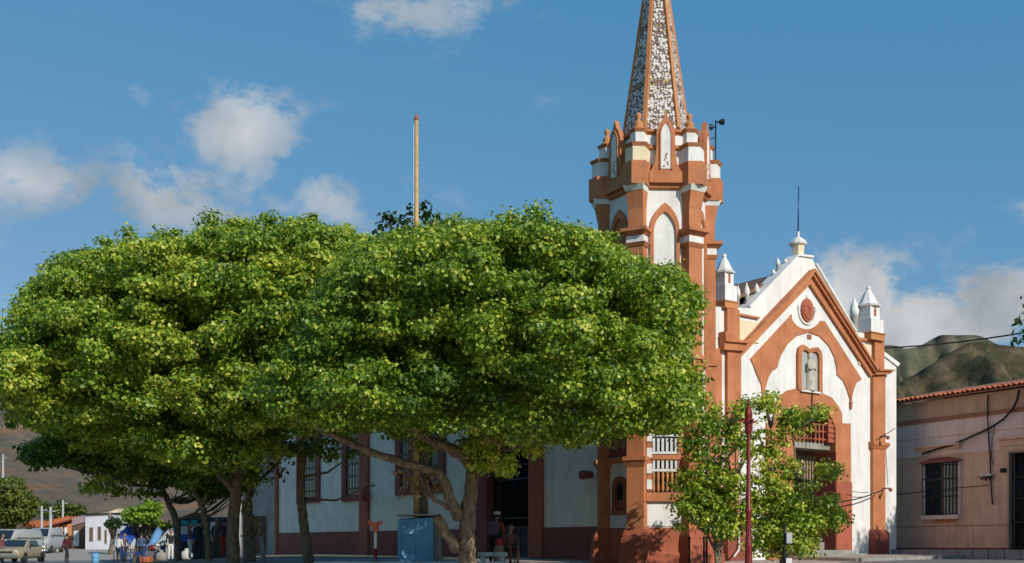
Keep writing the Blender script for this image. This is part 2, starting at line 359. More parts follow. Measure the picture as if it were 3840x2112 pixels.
def hillmat(name, cols, scale, bump, orange=None):
    m, nt, p = new_mat(name); L = nt.links.new; g = nt.nodes.new('ShaderNodeNewGeometry')
    n = nt.nodes.new('ShaderNodeTexNoise'); n.inputs['Scale'].default_value = scale; n.inputs['Detail'].default_value = 10; n.inputs['Roughness'].default_value = .68; n.inputs['Distortion'].default_value = .6; L(g.outputs['Position'], n.inputs['Vector'])
    r = nt.nodes.new('ShaderNodeValToRGB'); L(n.outputs['Fac'], r.inputs[0]); e = r.color_ramp.elements
    e[0].position = .40; e[0].color = (*cols[0], 1); e[1].position = .60; e[1].color = (*cols[2], 1); k = e.new(.5); k.color = (*cols[1], 1)
    col = r.outputs[0]
    if orange:
        n2 = nt.nodes.new('ShaderNodeTexNoise'); n2.inputs['Scale'].default_value = scale*1.6; n2.inputs['Detail'].default_value = 8; n2.inputs['Roughness'].default_value = .65
        mpn = nt.nodes.new('ShaderNodeMapping'); mpn.inputs['Scale'].default_value = (1, .35, 1.6); mpn.inputs['Location'].default_value = (7, 3, 1); L(g.outputs['Position'], mpn.inputs[0]); L(mpn.outputs[0], n2.inputs['Vector'])
        q = nt.nodes.new('ShaderNodeMapRange'); L(n2.outputs['Fac'], q.inputs[0]); q.inputs[1].default_value = .52; q.inputs[2].default_value = .64; q.inputs[4].default_value = .8
        mx = nt.nodes.new('ShaderNodeMixRGB'); L(q.outputs[0], mx.inputs[0]); L(col, mx.inputs[1]); mx.inputs[2].default_value = (*orange, 1); col = mx.outputs[0]
    # scattered scrub
    vo = nt.nodes.new('ShaderNodeTexNoise'); vo.inputs['Scale'].default_value = scale*14; vo.inputs['Detail'].default_value = 6; vo.inputs['Roughness'].default_value = .8; L(g.outputs['Position'], vo.inputs['Vector'])
    q2 = nt.nodes.new('ShaderNodeMapRange'); L(vo.outputs['Fac'], q2.inputs[0]); q2.inputs[1].default_value = .5; q2.inputs[2].default_value = .62; q2.inputs[4].default_value = .75
    mx2 = nt.nodes.new('ShaderNodeMixRGB'); L(q2.outputs[0], mx2.inputs[0]); L(col, mx2.inputs[1]); mx2.inputs[2].default_value = (*cols[3], 1)
    L(mx2.outputs[0], p.inputs['Base Color']); p.inputs['Roughness'].default_value = 1; p.inputs['Specular IOR Level'].default_value = .1
    b = nt.nodes.new('ShaderNodeBump'); b.inputs['Strength'].default_value = bump; b.inputs['Distance'].default_value = 6; L(vo.outputs['Fac'], b.inputs['Height']); L(b.outputs[0], p.inputs['Normal']); return m
HILLG = hillmat('scrub_hill', ((.10,.105,.052),(.18,.155,.085),(.29,.21,.13),(.06,.07,.036)), .03, 1.0, (.34,.22,.135))
HILLB = hillmat('dry_hill', ((.18,.165,.125),(.25,.205,.155),(.31,.23,.165),(.12,.125,.085)), .035, .8, (.42,.21,.12))
HILLF = hillmat('far_hill', ((.10,.11,.065),(.14,.135,.085),(.18,.15,.10),(.075,.09,.05)), .008, .8)
hill('mountain', [(2700,1900),(3000,1720),(3200,1590),(3370,1425),(3500,1368),(3560,1335),(3632,1297),(3682,1293),(3741,1308),(3840,1322),(3960,1330),(4200,1290),(4600,1400),(5200,1700),(5700,1950)], 1500, 780, 700, 380, 140, .55, .036, HILLG, 1.7)
hill('far_mountain', [(2200,1800),(2600,1500),(3000,1330),(3250,1285),(3330,1310),(3395,1337),(3444,1328),(3524,1299),(3600,1302),(3680,1310),(3800,1330),(4300,1400),(5000,1750)], 2700, 1000, 900, 240, 90, .4, .022, HILLF, 4.1)
hill('dry_hillside', [(-2600,1750),(-1500,1350),(-700,1330),(-200,1400),(0,1448),(140,1490),(310,1590),(520,1690),(800,1790),(1200,1880),(1800,1960),(2600,2020)], 950, 640, 600, 320, 110, .12, .04, HILLB, 2.6)

# ------------------------------------------------------------------ the church
CH0 = FAC.w(5, 0, 0)
church = thing('church', 'white and terracotta church with a tall hexagonal bell tower and mosaic spire', 'church', (CH0.x, CH0.y, 1.2))
ZB = .55                                                           # walls reach below the ground
def zof(fr, px, py): return fr.uz(px, py)[1]
# --- facade wall with the doorway left open
opening = FAC.many([Z5(545,1340), Z5(545,430), Z5(575,350), Z5(630,298), Z5(700,275), Z5(770,292), Z5(825,335), Z5(853,410), Z5(855,1340)])
opening[0] = (opening[0][0], ZB); opening[-1] = (opening[-1][0], ZB)
gable = FAC.many([Z3(-40,1030), Z3(240,1012), Z3(335,1012), Z3(690,630), Z3(800,645), Z3(818,690), Z3(1112,1190), Z3(1225,1205)])
uR = FAC.uz(3309, 1500)[0]; uL = -2.6
zsh = gable[0][1]
outline = [(uL, ZB), (uL, zsh)]+gable[1:]+[(uR, gable[-1][1]), (uR, ZB)]
mid = [(u, z) for u, z in opening[::-1]]
wall = MB(); big = [(u+(.06 if i < 4 else -.06 if i > 4 else 0), z+(.06 if 0 < i < 8 else 0)) for i, (u, z) in enumerate(mid)]
wall.prism(FAC, outline+big, -.45, 0)
fwall = wall.build('facade_wall', WHITE, church)
# --- coping along the raking gable
cop = MB(); g1 = gable[2:4]; cop.prism(FAC, [gable[2], gable[3], (gable[3][0]+.02, gable[3][1]+.07), (gable[2][0]-.06, gable[2][1]+.05)], -.5, .07)
cop.prism(FAC, [gable[3], gable[4], (gable[4][0], gable[4][1]+.08), (gable[3][0]+.02, gable[3][1]+.07)], -.5, .07)
cop.prism(FAC, [gable[5], gable[6], (gable[6][0]+.06, gable[6][1]+.05), (gable[5][0]+.07, gable[5][1]+.03)], -.5, .07)
cop.build('gable_coping', WHITE, fwall)
# --- portal: terracotta surround round the doorway
po = FAC.many([Z5(400,1340), Z5(400,375), Z5(412,215), Z5(440,170), Z5(500,128), Z5(570,113), Z5(660,120), Z5(740,142), Z5(830,185), Z5(880,255), Z5(902,300), Z5(903,375), Z5(966,375), Z5(972,1340)])
po = [(po[0][0]-.45, ZB), (po[0][0]-.45, po[1][1]), po[1]]+po[2:-1]+[(po[-1][0], ZB)]
portal = MB(); portal.prism(FAC, po+mid, -.95, .06); portal = portal.build('portal', OCHRE, church)
m = MB(); rp = FAC.uz(*Z5(857, 1335)); rq = FAC.uz(*Z5(972, 815))
m.plate(FAC, rp[0]+.003, rq[0]+.004, ZB, rq[1], .06, .085); m.build('dado', BRICKRED, portal)
m = MB(); m.plate(FAC, rp[0]-.03, rp[0]+.002, ZB, FAC.uz(*Z5(855, 590))[1], -.93, .066); m.build('reveal', DKRED, portal)
# door leaves, lintel ledge, grille and threshold
od = -.92; u0, u1 = opening[1][0], opening[-1][0]; zl = FAC.uz(*Z5(700, 545), -.3)[1]
m = MB(); m.plate(FAC, u0-.2, u1+.2, ZB, 6.9, od-.25, od-.1); m.build('back_panel', OCHRE, portal)
m = MB(); m.plate(FAC, u0+.02, u1-.02, zl-.12, zl+.13, od-.05, -.2); m.build('lintel_ledge', STONE, portal, .02)
for k in range(2):
    a = u0+.05+k*(u1-u0-.1)/2; b = a+(u1-u0-.14)/2; dl = MB(); dl.plate(FAC, a, b, 1.3, zl-.14, od-.1, od-.03); dl = dl.build('door_leaf', WOOD, portal)
    pm = None
    for i in range(7):
        x = a+.07+i*(b-a-.14)/6
        if pm is None: p0 = FAC.w(x, 1.3, od); pm = MB().box((0, 0, (zl-1.6)/2), (.075, .05, zl-1.7), math.atan2(FAC.u.y, FAC.u.x)).mesh('plank', WOODL)
        q = FAC.w(x, 1.35, od); link('plank', pm, dl, q)
gr = MB(); oc, ow = (u0+u1)/2, (u1-u0)/2-.04; gz0 = zl+.13
for i in range(9):
    t = math.pi*i/8; gr.tube([FAC.w(oc, gz0+.1, -.45), FAC.w(oc-math.cos(t)*ow*.95, gz0+.1+math.sin(t)*1.15, -.45)], .022, 5)
for rr in (.45, .8, 1.12): gr.tube([FAC.w(oc-math.cos(math.pi*i/14)*ow*rr*.85, gz0+.1+math.sin(math.pi*i/14)*rr, -.45) for i in range(15)], .025, 5)
gr.build('fan_grille', IRON, portal)
rl = MB()
for z in (gz0+.12, gz0+.42, gz0+.68): rl.tube([FAC.w(u0+.04, z, -.12), FAC.w(u1-.04, z, -.12)], .03, 6)
rl = rl.build('balcony_rail', BRICKRED, portal)
bme = MB().lathe((0, 0, 0), [(.03, 0), (.05, .12), (.028, .3), (.045, .5), (.03, .68)], 8).mesh('baluster', BRICKRED)
for i in range(11): link('baluster', bme, rl, FAC.w(u0+.1+i*(u1-u0-.2)/10, gz0, -.12))
m = MB(); a, b = FAC.uz(*Z5(806, 280))[0], FAC.uz(*Z5(850, 280))[0]
for i in range(6): m.plate(FAC, a, b, gz0+.02+i*.19, gz0+.15+i*.19, -.10, .02)
m.plate(FAC, a+.03, b-.03, gz0, gz0+1.2, -.10, -.02); m.build('louvre_shutter', BRICKRED, portal)
m = MB(); m.plate(FAC, u0-.6, u1+.35, ZB, 1.34, -.9, 1.2); m.plate(FAC, u0-.25, u1+.1, ZB, 1.47, -.9, .75); m.build('door_step', STONE, portal, .02)
m = MB(); c_, d_ = FAC.uz(*Z5(735, 1260), -.5), FAC.uz(*Z5(855, 1330), -.5); m.plate(FAC, c_[0], d_[0]-.04, 1.3, c_[1], -.5, -.46); m.build('low_panel', STONE, portal)
# --- chevron cornice in two steps with level returns
A = FAC.many([Z3(265,1272), Z3(773,735), Z6B(548,990)]); B = FAC.many([Z3(259,1322), Z3(769,783), Z6B(537,1014)]); C = FAC.many([Z3(255,1378), Z3(765,842), Z6B(523,1042)])
cn = MB(); cn.band(FAC, A, C, 0, .12)
cn.band(FAC, A, B, .12, .24); mm = [((a[0]+b[0])/2, (a[1]+b[1])/2) for a, b in zip(A, B)]; cn.band(FAC, A, mm, .24, .32)
l = FAC.many([Z3(105,1195), Z3(150,1220), Z3(190,1258), Z3(262,1272), Z3(288,1306), Z3(250,1338), Z3(110,1328)]); cn.prism(FAC, l, 0, .26)
cn.prism(FAC, FAC.many([Z3(100,1195), Z3(150,1215), Z3(195,1258), Z3(265,1268), Z3(270,1285), Z3(105,1270)]), .26, .36)
cn.prism(FAC, FAC.many([Z6B(548,990), Z6B(660,996), Z6B(655,1008), Z6B(640,1024), Z6B(532,1030)]), 0, .28)
cn.prism(FAC, FAC.many([Z6B(545,986), Z6B(664,994), Z6B(660,1004), Z6B(545,1002)]), .28, .36)
cn.build('gable_cornice', OCHRE, fwall)
# --- inner ogee frame with hanging pendants
outr = [dsp(*p) for p in [(1917,1000),(1913,966),(1901,940),(1894,920),(1886,903)]]+[Z3(640,1065)]
arc = [Z3(752+math.cos(t)*128, 1042+math.sin(t)*128) for t in np.linspace(math.pi*.93, .08*math.pi, 13)]
arc = [Z3(752-118*math.cos(s), 1050+122*math.sin(s)) for s in np.linspace(.12, math.pi-.5, 12)]
outr += arc+[Z3(885,1115)]+[dsp(*p) for p in [(2166,955),(2152,963),(2146,980),(2140,1003)]]
innr = [dsp(*p) for p in [(2136,1003),(2129,980),(2119,957),(2104,943),(2102,920),(2096,896),(2083,870),(2060,846),(2032,836),(2003,845),(1978,868),(1963,893),(1956,912),(1953,926),(1940,934),(1931,950),(1924,975),(1920,1000)]]
m = MB(); m.prism(FAC, FAC.many(outr+innr), 0, .05); m.build('ogee_frame', OCHRE, fwall)
for q, (x, y) in enumerate((dsp(1918.5,1000), dsp(2138,1003))):
    u, z = FAC.uz(x, y); c = FAC.w(u, 0, .05); m = MB(); m.lathe((c.x, c.y, z), [(.0,-.42),(.05,-.40),(.035,-.34),(.075,-.3),(.04,-.25),(.085,-.18),(.05,-.12),(.045,0),(.05,.08)], 10, smooth=True); m.build('pendant', OCHRE, fwall)
# --- medallion
u, z = FAC.uz(*Z3(754, 1033)); FR = FAC
def oval(u, z, a, b, n=20, o=0): return [(u+math.cos(2*math.pi*i/n+o)*a, z+math.sin(2*math.pi*i/n+o)*b) for i in range(n)]
md = MB(); md.prism(FAC, oval(u, z, .34, .43), .0, .09); md.prism(FAC, oval(u, z, .26, .34), .09, .12); md = md.build('medallion', BRICKRED, fwall)
m = MB(); t = np.linspace(math.pi*1.02, math.pi*2.02, 14); m.band(FAC, [(u+math.cos(s)*.5, z+math.sin(s)*.53) for s in t], [(u+math.cos(s)*.44, z+math.sin(s)*.47) for s in t], 0, .06)
m.build('garland', WHITE, md)
for s in (-1, 1): m = MB(); m.tube([FAC.w(u+s*.47, z, .03), FAC.w(u+s*.51, z+.13, .03), FAC.w(u+s*.45, z+.2, .03)], [.04, .03, .015], 6); m.build('scroll', WHITE, md)
m = MB(); m.tube([FAC.w(u, z+.43, .05), FAC.w(u-.01, z+.58, .04)], [.04, .02], 6); m.build('tip', WHITE, md)
m = MB(); rnd = random.Random(4)
for i in range(6): a = rnd.uniform(0, 6.28); q = rnd.uniform(.03, .15); m.prism(FAC, oval(u+math.cos(a)*q, z+math.sin(a)*q*1.5, rnd.uniform(.02, .05), rnd.uniform(.02, .06), 6), .12, .135)
m.build('relief', DKRED, md)['kind'] = 'stuff'
u, z = FAC.uz(*Z3(774, 1227)); m = MB(); m.plate(FAC, u-.11, u+.11, z-.08, z+.08, 0, .04); m.build('vent_block', BRICKRED, fwall)
# --- niche with a stone tablet
u, z = FAC.uz(*Z5(657, 135)); zt = zof(FAC, *Z3(765, 1300)); nw = abs(FAC.uz(*Z5(565, 60))[0]-u)
fo = [(u-nw, z), (u-nw, zt-.35), (u-nw*.92, zt-.12), (u-nw*.62, zt+.02), (u-nw*.3, zt-.02), (u-.03, zt-.12), (u+.03, zt-.12), (u+nw*.3, zt-.02), (u+nw*.62, zt+.02), (u+nw*.92, zt-.12), (u+nw, zt-.35), (u+nw, z)]
fi = [(u-nw*.72, z), (u-nw*.72, zt-.4), (u-nw*.66, zt-.24), (u-nw*.5, zt-.16), (u-nw*.3, zt-.18), (u-.03, zt-.26), (u+.03, zt-.26), (u+nw*.3, zt-.18), (u+nw*.5, zt-.16), (u+nw*.66, zt-.24), (u+nw*.72, zt-.4), (u+nw*.72, z)]
m = MB(); m.band(FAC, fo, fi, 0, .12); ni = m.build('niche_frame', OCHRE, fwall)
m = MB(); m.prism(FAC, fi, .0, .03); m.build('stone_tablet', CONC, ni)
st_c = FAC.w(u, z, .10); st_h = zt-.22-z; SAINT = plaster('pale_carved_stone', (.62,.58,.48), (.42,.41,.33), scale=6, streak=.4, streak_col=(.25,.26,.17), bump=.8)
st = MB(); st.lathe(st_c, [(.20, 0), (.23, .04), (.20, .08), (.19, st_h*.25), (.17, st_h*.5), (.21, st_h*.68), (.19, st_h*.76), (.08, st_h*.82), (.075, st_h*.85), (.10, st_h*.9), (.095, st_h*.96), (.02, st_h)], 14, smooth=True, sx=.9, sy=.55)
for s_ in (-1, 1): st.tube([FAC.w(u+s_*.17, z+st_h*.72, .14), FAC.w(u+s_*.19, z+st_h*.55, .2), FAC.w(u+s_*.03, z+st_h*.58, .26)], [.05, .05, .035], 7)
statue = thing('saint_statue', 'pale weathered stone figure standing in the niche above the portal', 'statue', st_c); st.build('figure', SAINT, statue)
m = MB(); m.plate(FAC, u-nw*.8, u+nw*.8, z-.06, z, 0, .16); m.build('niche_sill', WHITE, ni)
m = MB(); m.tube([FAC.w(u+.12, z-.05, .1), FAC.w(u+.11, z-.5, .1), FAC.w(u+.13, z-1.2, .1), FAC.w(u+.12, z-1.9, .1)], .02, 5); m.build('bell_rope', IRON, portal)
# --- pilasters of the facade
def pilaster(u, hw, z1, caps, base_z, nm='pilaster'):
    m = MB(); m.plate(FAC, u-hw, u+hw, base_z, z1, 0, .14); p = m.build(nm, OCHRE, church)
    for z in caps:
        c = MB(); c.plate(FAC, u-hw-.12, u+hw+.12, z, z+.12, 0, .27); c.taper(FAC, u, z-.14, z, hw+.03, hw+.11, .17, .25); c.build('capital', OCHRE, p)
    c = MB(); c.plate(FAC, u-hw-.1, u+hw+.1, ZB, base_z-.12, 0, .25); c.taper(FAC, u, base_z-.12, base_z, hw+.1, hw+.01, .25, .15); c.build('plinth', DKRED, p)
    return p
ua, ub = FAC.uz(*Z5(1120, 700))[0], FAC.uz(*Z5(1212, 700))[0]
rp_ = pilaster((ua+ub)/2, (ub-ua)/2, zof(FAC, *Z6B(580, 1020)), [zof(FAC, *Z5(1160, 540))], zof(FAC, *Z5(1160, 1165)))
ua, ub = FAC.uz(2717, 1500)[0], FAC.uz(2768, 1500)[0]
lp_ = pilaster((ua+ub)/2, (ub-ua)/2, zof(FAC, *Z3(190, 1320)), [], 2.3)
m = MB(); q0 = FAC.uz(2696, 1500)[0]; m.plate(FAC, q0-.55, q0+.09, ZB, zof(FAC, *Z3(120, 1320)), 0, .06); m.build('corner_strip', OCHRE, church)
# brown upper shafts above the cornice, cream attic panels
def shaft(px0, px1, y0, y1, mat, off, nm, par): m = MB(); a = FAC.uz(px0, y0); b = FAC.uz(px1, y1); m.plate(FAC, a[0], b[0], b[1], a[1], -.4, off); return m.build(nm, mat, par)
x0, y0 = Z3(147, 1018); x1, y1 = Z3(238, 1262); shaft(x0, x1, y0, y1, OCHRE, .16, 'attic_shaft', church)
x0, y0 = Z6B(542, 758); x1, y1 = Z6B(614, 990); shaft(x0, x1, y0, y1, OCHRE, .16, 'attic_shaft', church)
x0, y0 = Z3(242, 1098); x1, y1 = Z3(400, 1275); shaft(x0, x1, y0, y1, CREAM, .05, 'attic_panel', fwall)
x0, y0 = Z3(242, 1055); x1, y1 = Z3(396, 1098); shaft(x0, x1, y0, y1, OCHRE, .1, 'attic_band', fwall)
x0, y0 = Z6B(440, 782); x1, y1 = Z6B(530, 960); shaft(x0, x1, y0, y1, CREAM, .05, 'attic_panel', fwall)
x0, y0 = Z6B(418, 738); x1, y1 = Z6B(540, 780); shaft(x0, x1, y0, y1, OCHRE, .1, 'attic_band', fwall)
# buttress at the far end with a sloping top
bt = FAC.many([Z6B(600, 838), Z6B(618, 838), Z6B(752, 938), Z6B(738, 962), Z6B(734, 985)]); bu = bt[-1][0]
m = MB(); m.prism(FAC, [(bt[0][0], ZB), bt[0], bt[1], (bu, bt[3][1]), (bu, ZB)], -.9, -.02); m.prism(FAC, [bt[1], bt[2], bt[3], (bt[1][0], bt[1][1]-.16)], -.95, .05); m.build('buttress', WHITE, church)
# pinnacles
def pinnacle(px0, px1, ybase, ybrown, yblk, ybody, yapex, nm='pinnacle'):
    a, b = FAC.uz(px0, ybase), FAC.uz(px1, ybase); u = (a[0]+b[0])/2; hw = (b[0]-a[0])/2*.74; z = [zof(FAC, (px0+px1)/2, q) for q in (ybase, ybrown, yblk, ybody, yapex)]
    c = FAC.w(u, 0, -.15); rot = math.atan2(FAC.u.y, FAC.u.x)+math.pi/4; q2 = math.sqrt(2)
    m = MB(); m.lathe((c.x, c.y, 0), [(hw*q2*1.03, z[0]), (hw*q2*1.03, z[1]-.05), (hw*q2*1.14, z[1]-.04), (hw*q2*1.14, z[1])], 4, rot); p = m.build(nm, OCHRE_L, church)
    m = MB(); m.lathe((c.x, c.y, 0), [(hw*q2*.97, z[1]), (hw*q2*.97, z[2])], 4, rot); m.lathe((c.x, c.y, 0), [(hw*q2*.72, z[2]), (hw*q2*.70, z[3])], 4, rot); m.build('shaft', WHITE, p)
    m = MB(); m.lathe((c.x, c.y, 0), [(hw*1.12, z[3]), (hw*1.16, z[3]+.07), (hw*.9, z[3]+.12), (hw*.5, (z[3]+z[4])/2+.05), (hw*.2, z[4]-.16), (hw*.26, z[4]-.1), (hw*.18, z[4]-.03), (.01, z[4])], 8, rot); m.build('cone_cap', WHITE, p)
    m = MB(); fz = (z[2]+z[3])/2; m.plate(FAC, u-hw*.16, u+hw*.16, fz-.14, fz+.16, -.1, hw*.72-.15+.012); m.build('slot', BRICKRED, p)
pinnacle(Z3(112, 0)[0], Z3(236, 0)[0], Z3(0, 1022)[1], Z3(0, 968)[1], Z3(0, 852)[1], Z3(0, 755)[1], Z3(0, 605)[1])
pinnacle(Z3(1172, 0)[0], Z3(1302, 0)[0], Z3(0, 1258)[1], Z3(0, 1204)[1], Z3(0, 1104)[1], Z3(0, 1003)[1], Z3(0, 846)[1])
# urns and small finials behind the gable
def urn(px, py0, py1, wpx, off=-.3, mats=(STONE, WHITE)):
    a = FAC.uz(px, py0, off); b = FAC.uz(px, py1, off); c = FAC.w(a[0], 0, off); h = b[1]-a[1]; r = wpx/2/104
    m = MB(); m.m = 0; m.lathe((c.x, c.y, a[1]), [(r*.7, -.2), (r*.8, .0), (r*.55, h*.25), (r*.9, h*.42)], 10, smooth=True)
    m.m = 1; m.lathe((c.x, c.y, a[1]), [(r*.85, h*.42), (r*1.0, h*.6), (r*.8, h*.75), (r*.35, h*.88), (r*.12, h)], 10, smooth=True); m.build('urn', list(mats), church)
for x, a, b, ww in ((252,1000,845,34),(315,1000,826,44),(388,960,830,46),(545,745,642,36),(600,700,650,32),(512,790,725,30)): q = Z3(x, a); urn(q[0], q[1], Z3(x, b)[1], ww/1.968)
q = Z3(1110, 1185); urn(q[0], q[1], Z3(1110, 935)[1], 40, -.45)
# lantern on the apex with a lightning rod
lc = FAC.uz(*Z3(735, 640)); c = FAC.w(lc[0], 0, -.25); zz = [zof(FAC, *Z3(735, q)) for q in (665, 540, 550, 490, 440, 100)]
m = MB(); m.lathe((c.x, c.y, 0), [(.21, zz[0]-.3), (.21, zz[0]), (.22, zz[0]+.02), (.26, zz[1])], 6, .3); lan = m.build('lantern', CREAM, church)
m = MB(); m.lathe((c.x, c.y, 0), [(.31, zz[1]), (.33, zz[1]+.06), (.26, zz[1]+.16), (.16, zz[3]), (.06, zz[3]+.05), (.05, zz[4])], 10, .3); m.build('dome_cap', WHITE, lan)
m = MB(); m.tube([(c.x, c.y, zz[4]-.05), (c.x+.02, c.y, zz[5])], [.028, .022], 6); m.build('lightning_rod', BLUEM, lan)
# --- nave walls and roof
NL = NAV.uz(2460, 2000)[0]
gp = NAV.many([Z8(535,1360), Z8(540,600), Z8(905,600), Z8(912,1360)]); ga, gb = gp[1][0], gp[2][0]; gtop = 5.3
m = MB(); zE = 8.4
m.prism(NAV, [(0, ZB-.2), (0, zE), (NL-1.2, zE), (NL-1.2, ZB-.2), (gb, ZB-.2), (gb, gtop), (ga, gtop), (ga, ZB-.2)], -.6, 0); nwall = m.build('nave_wall', WHITEW, church)
ridge = FAC.uz(3011, 1018); ru = ridge[0]; rz_ = ridge[1]
back = -NAV.u*NL
def fpt(u, z, d): return FAC.w(u, z, 0)-FAC.n*d
m = MB(); Ln = NL-1
wR = uR
m.add([fpt(wR, ZB, .46), fpt(wR, zE, .46), fpt(wR, zE, Ln), fpt(wR, ZB, Ln), fpt(wR-.5, ZB, .46), fpt(wR-.5, zE, .46), fpt(wR-.5, zE, Ln), fpt(wR-.5, ZB, Ln)], [(0,1,2,3),(4,5,6,7),(1,2,6,5),(0,1,5,4),(3,2,6,7)]); m.build('nave_side_wall', WHITEW, church)
eu = FAC.uz(2460, 2000)[0]
m = MB(); q = [fpt(eu, ZB, Ln), fpt(wR, ZB, Ln), fpt(wR, zE, Ln), fpt(ru, rz_-.1, Ln), fpt(eu, zE, Ln)]; m.add(q+[p-FAC.n*.5 for p in q], [(0,1,2,3,4),(5,6,7,8,9),(0,1,6,5),(1,2,7,6),(2,3,8,7),(3,4,9,8),(4,0,5,9)]); m.build('rear_wall', WHITEW, church)
m = MB()
for (e, s) in ((eu-.35, 1), (wR+.35, -1)):
    q = [fpt(e, zE-.1, .3), fpt(ru, rz_, .3), fpt(ru, rz_, Ln+.6), fpt(e, zE-.1, Ln+.6)]; m.add(q+[p+Vector((0, 0, .14)) for p in q], [(0,1,2,3),(4,5,6,7),(0,1,5,4),(1,2,6,5),(2,3,7,6),(3,0,4,7)])
m.build('nave_roof', ROOFM, church)
m = MB(); m.plate(NAV, -.1, NL-1.2, zE-.3, zE, 0, .18); m.plate(NAV, -.1, NL-1.2, zE-.5, zE-.3, 0, .09); m.build('eaves_cornice', BRICKRED, nwall)
zd = [NAV.uz(*Z7(160, 1155)), NAV.uz(*Z8(1400, 1102))]
m = MB()
for a, b in ((0, ga-.5), (gb+.55, NL-1.2)):
    za, zb = (lerp(zd[0][1], zd[1][1], t/NL) for t in (a, b)); m.prism(NAV, [(a, ZB-.2), (b, ZB-.2), (b, zb), (a, za)], 0, .06)
m.build('nave_dado', DKRED, nwall)
for k, (a, b) in enumerate((Z8(445,0)[0], Z8(535,0)[0]) if i == 0 else (Z8(905,0)[0], Z8(1018,0)[0]) for i in range(2)):
    ua, ub = NAV.uz(a, 1900)[0], NAV.uz(b, 1900)[0]; ua, ub = (ua, ga+.02) if k == 0 else (gb-.02, ub); m = MB(); m.plate(NAV, ua, ub, ZB-.2, gtop+.02, -.63, .12); m.build('gate_jamb', DKRED if k == 0 else BRICKRED, nwall)
m = MB(); m.plate(NAV, ga-.6, gb+.65, gtop+.02, gtop+.5, -.3, .14); m.build('gate_lintel', BRICKRED, nwall)
for zx0, zx1 in ((134, 152), (868, 942), (1345, 1420)):
    ua, ub = NAV.uz(*Z7(zx0, 1000))[0], NAV.uz(*Z7(zx1, 1000))[0]; m = MB(); m.plate(NAV, ua, ub, ZB-.2, zE-.5, 0, .13); m.build('wall_strip', BRICKRED, nwall)
# iron gate and dark room behind it
gate = MB(); gate.plate(NAV, ga, ga+.06, 1.2, gtop, -.28, -.2); gate.plate(NAV, gb-.06, gb, 1.2, gtop, -.28, -.2)
for z in (1.25, 2.35, 2.7, 4.2, 4.75, gtop-.05): gate.plate(NAV, ga+.06, gb-.06, z-.03, z+.03, -.26, -.21)
gate = gate.build('iron_gate', IRON, church)
gbm = MB().tube([(0, 0, 0), (0, 0, gtop-1.35)], .018, 6).mesh('bar', IRON)
ng = 16
for i in range(ng): link('bar', gbm, gate, NAV.w(ga+.12+i*(gb-ga-.24)/(ng-1), 1.27, -.235))
m = MB(); m.plate(NAV, ga+.06, gb-.06, 1.27, 2.3, -.25, -.23); m.build('kick_panel', IRON, gate)
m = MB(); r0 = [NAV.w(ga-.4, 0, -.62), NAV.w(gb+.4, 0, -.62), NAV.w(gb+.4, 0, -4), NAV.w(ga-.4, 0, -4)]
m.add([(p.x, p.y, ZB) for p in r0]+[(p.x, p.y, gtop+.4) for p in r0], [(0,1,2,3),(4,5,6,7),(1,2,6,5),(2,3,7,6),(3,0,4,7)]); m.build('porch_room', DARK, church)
m = MB(); m.plate(NAV, ga-.5, gb+.55, ZB, 1.2, -.5, .5); m.build('gate_step', STONE, church)
# side windows
def nave_window(zx0, zx1, zyb, shutters=True):
    ua, zb = NAV.uz(*Z7(zx0, zyb)); ub = NAV.uz(*Z7(zx1, zyb))[0]; zt = zb+3.6; wd = ub-ua; fw = min(.42, wd*.3)
    m = MB(); m.plate(NAV, ua, ua+fw, zb, zt, 0, .1); m.plate(NAV, ub-fw, ub, zb, zt, 0, .1); m.plate(NAV, ua+fw, ub-fw, zb, zb+.3, 0, .1); m.plate(NAV, ua+fw, ub-fw, zt-.35, zt, 0, .1)
    wn_ = m.build('window', DKRED, nwall)
    m = MB(); m.plate(NAV, ua+fw, ub-fw, zb+.3, zt-.35, .0, .02); m.build('pane', GLASS, wn_)
    m = MB(); m.plate(NAV, ua-.1, ub+.1, zt, zt+.16, 0, .2); m.build('hood', DKRED, wn_)
    hh = zt-.35-zb-.3; b1 = MB().tube([(0, 0, 0), (0, 0, hh)], .02, 5).mesh('bar', WOODL)
    for i in range(5): link('bar', b1, wn_, NAV.w(ua+fw+(i+.5)*(ub-ua-2*fw)/5, zb+.3, .06))
    for i in range(5): m = MB(); z = zb+.3+(i+.5)*hh/5; m.plate(NAV, ua+fw, ub-fw, z-.035, z+.035, .03, .075); m.build('crossbar', WOOD, wn_)
for a in ((318,515,902), (710,930,885), (1175,1340,832), (1425,1602,818)): nave_window(*a)
m = MB(); q = NAV.w(NAV.uz(*Z8(1430, 650))[0], 0, 0); z = zof(NAV, *Z8(1420, 650)); m.tube([q+Vector((0, 0, z)), q+NAV.n*.45+Vector((0, 0, z-.03))], [.12, .17], 8); m.build('rain_spout', DKRED, church)
m = MB(); q = NAV.uz(*Z7(938, 825)); c = NAV.w(q[0], q[1], .25); m.lathe(c, [(.05,-.28),(.16,-.2),(.19,0),(.14,.16),(.05,.24)], 8); m.tube([NAV.w(q[0], q[1]+.15, 0), NAV.w(q[0], q[1]+.3, .15), NAV.w(q[0], q[1]+.22, .25)], .025, 6); m.build('wall_lantern', DKRED, church)
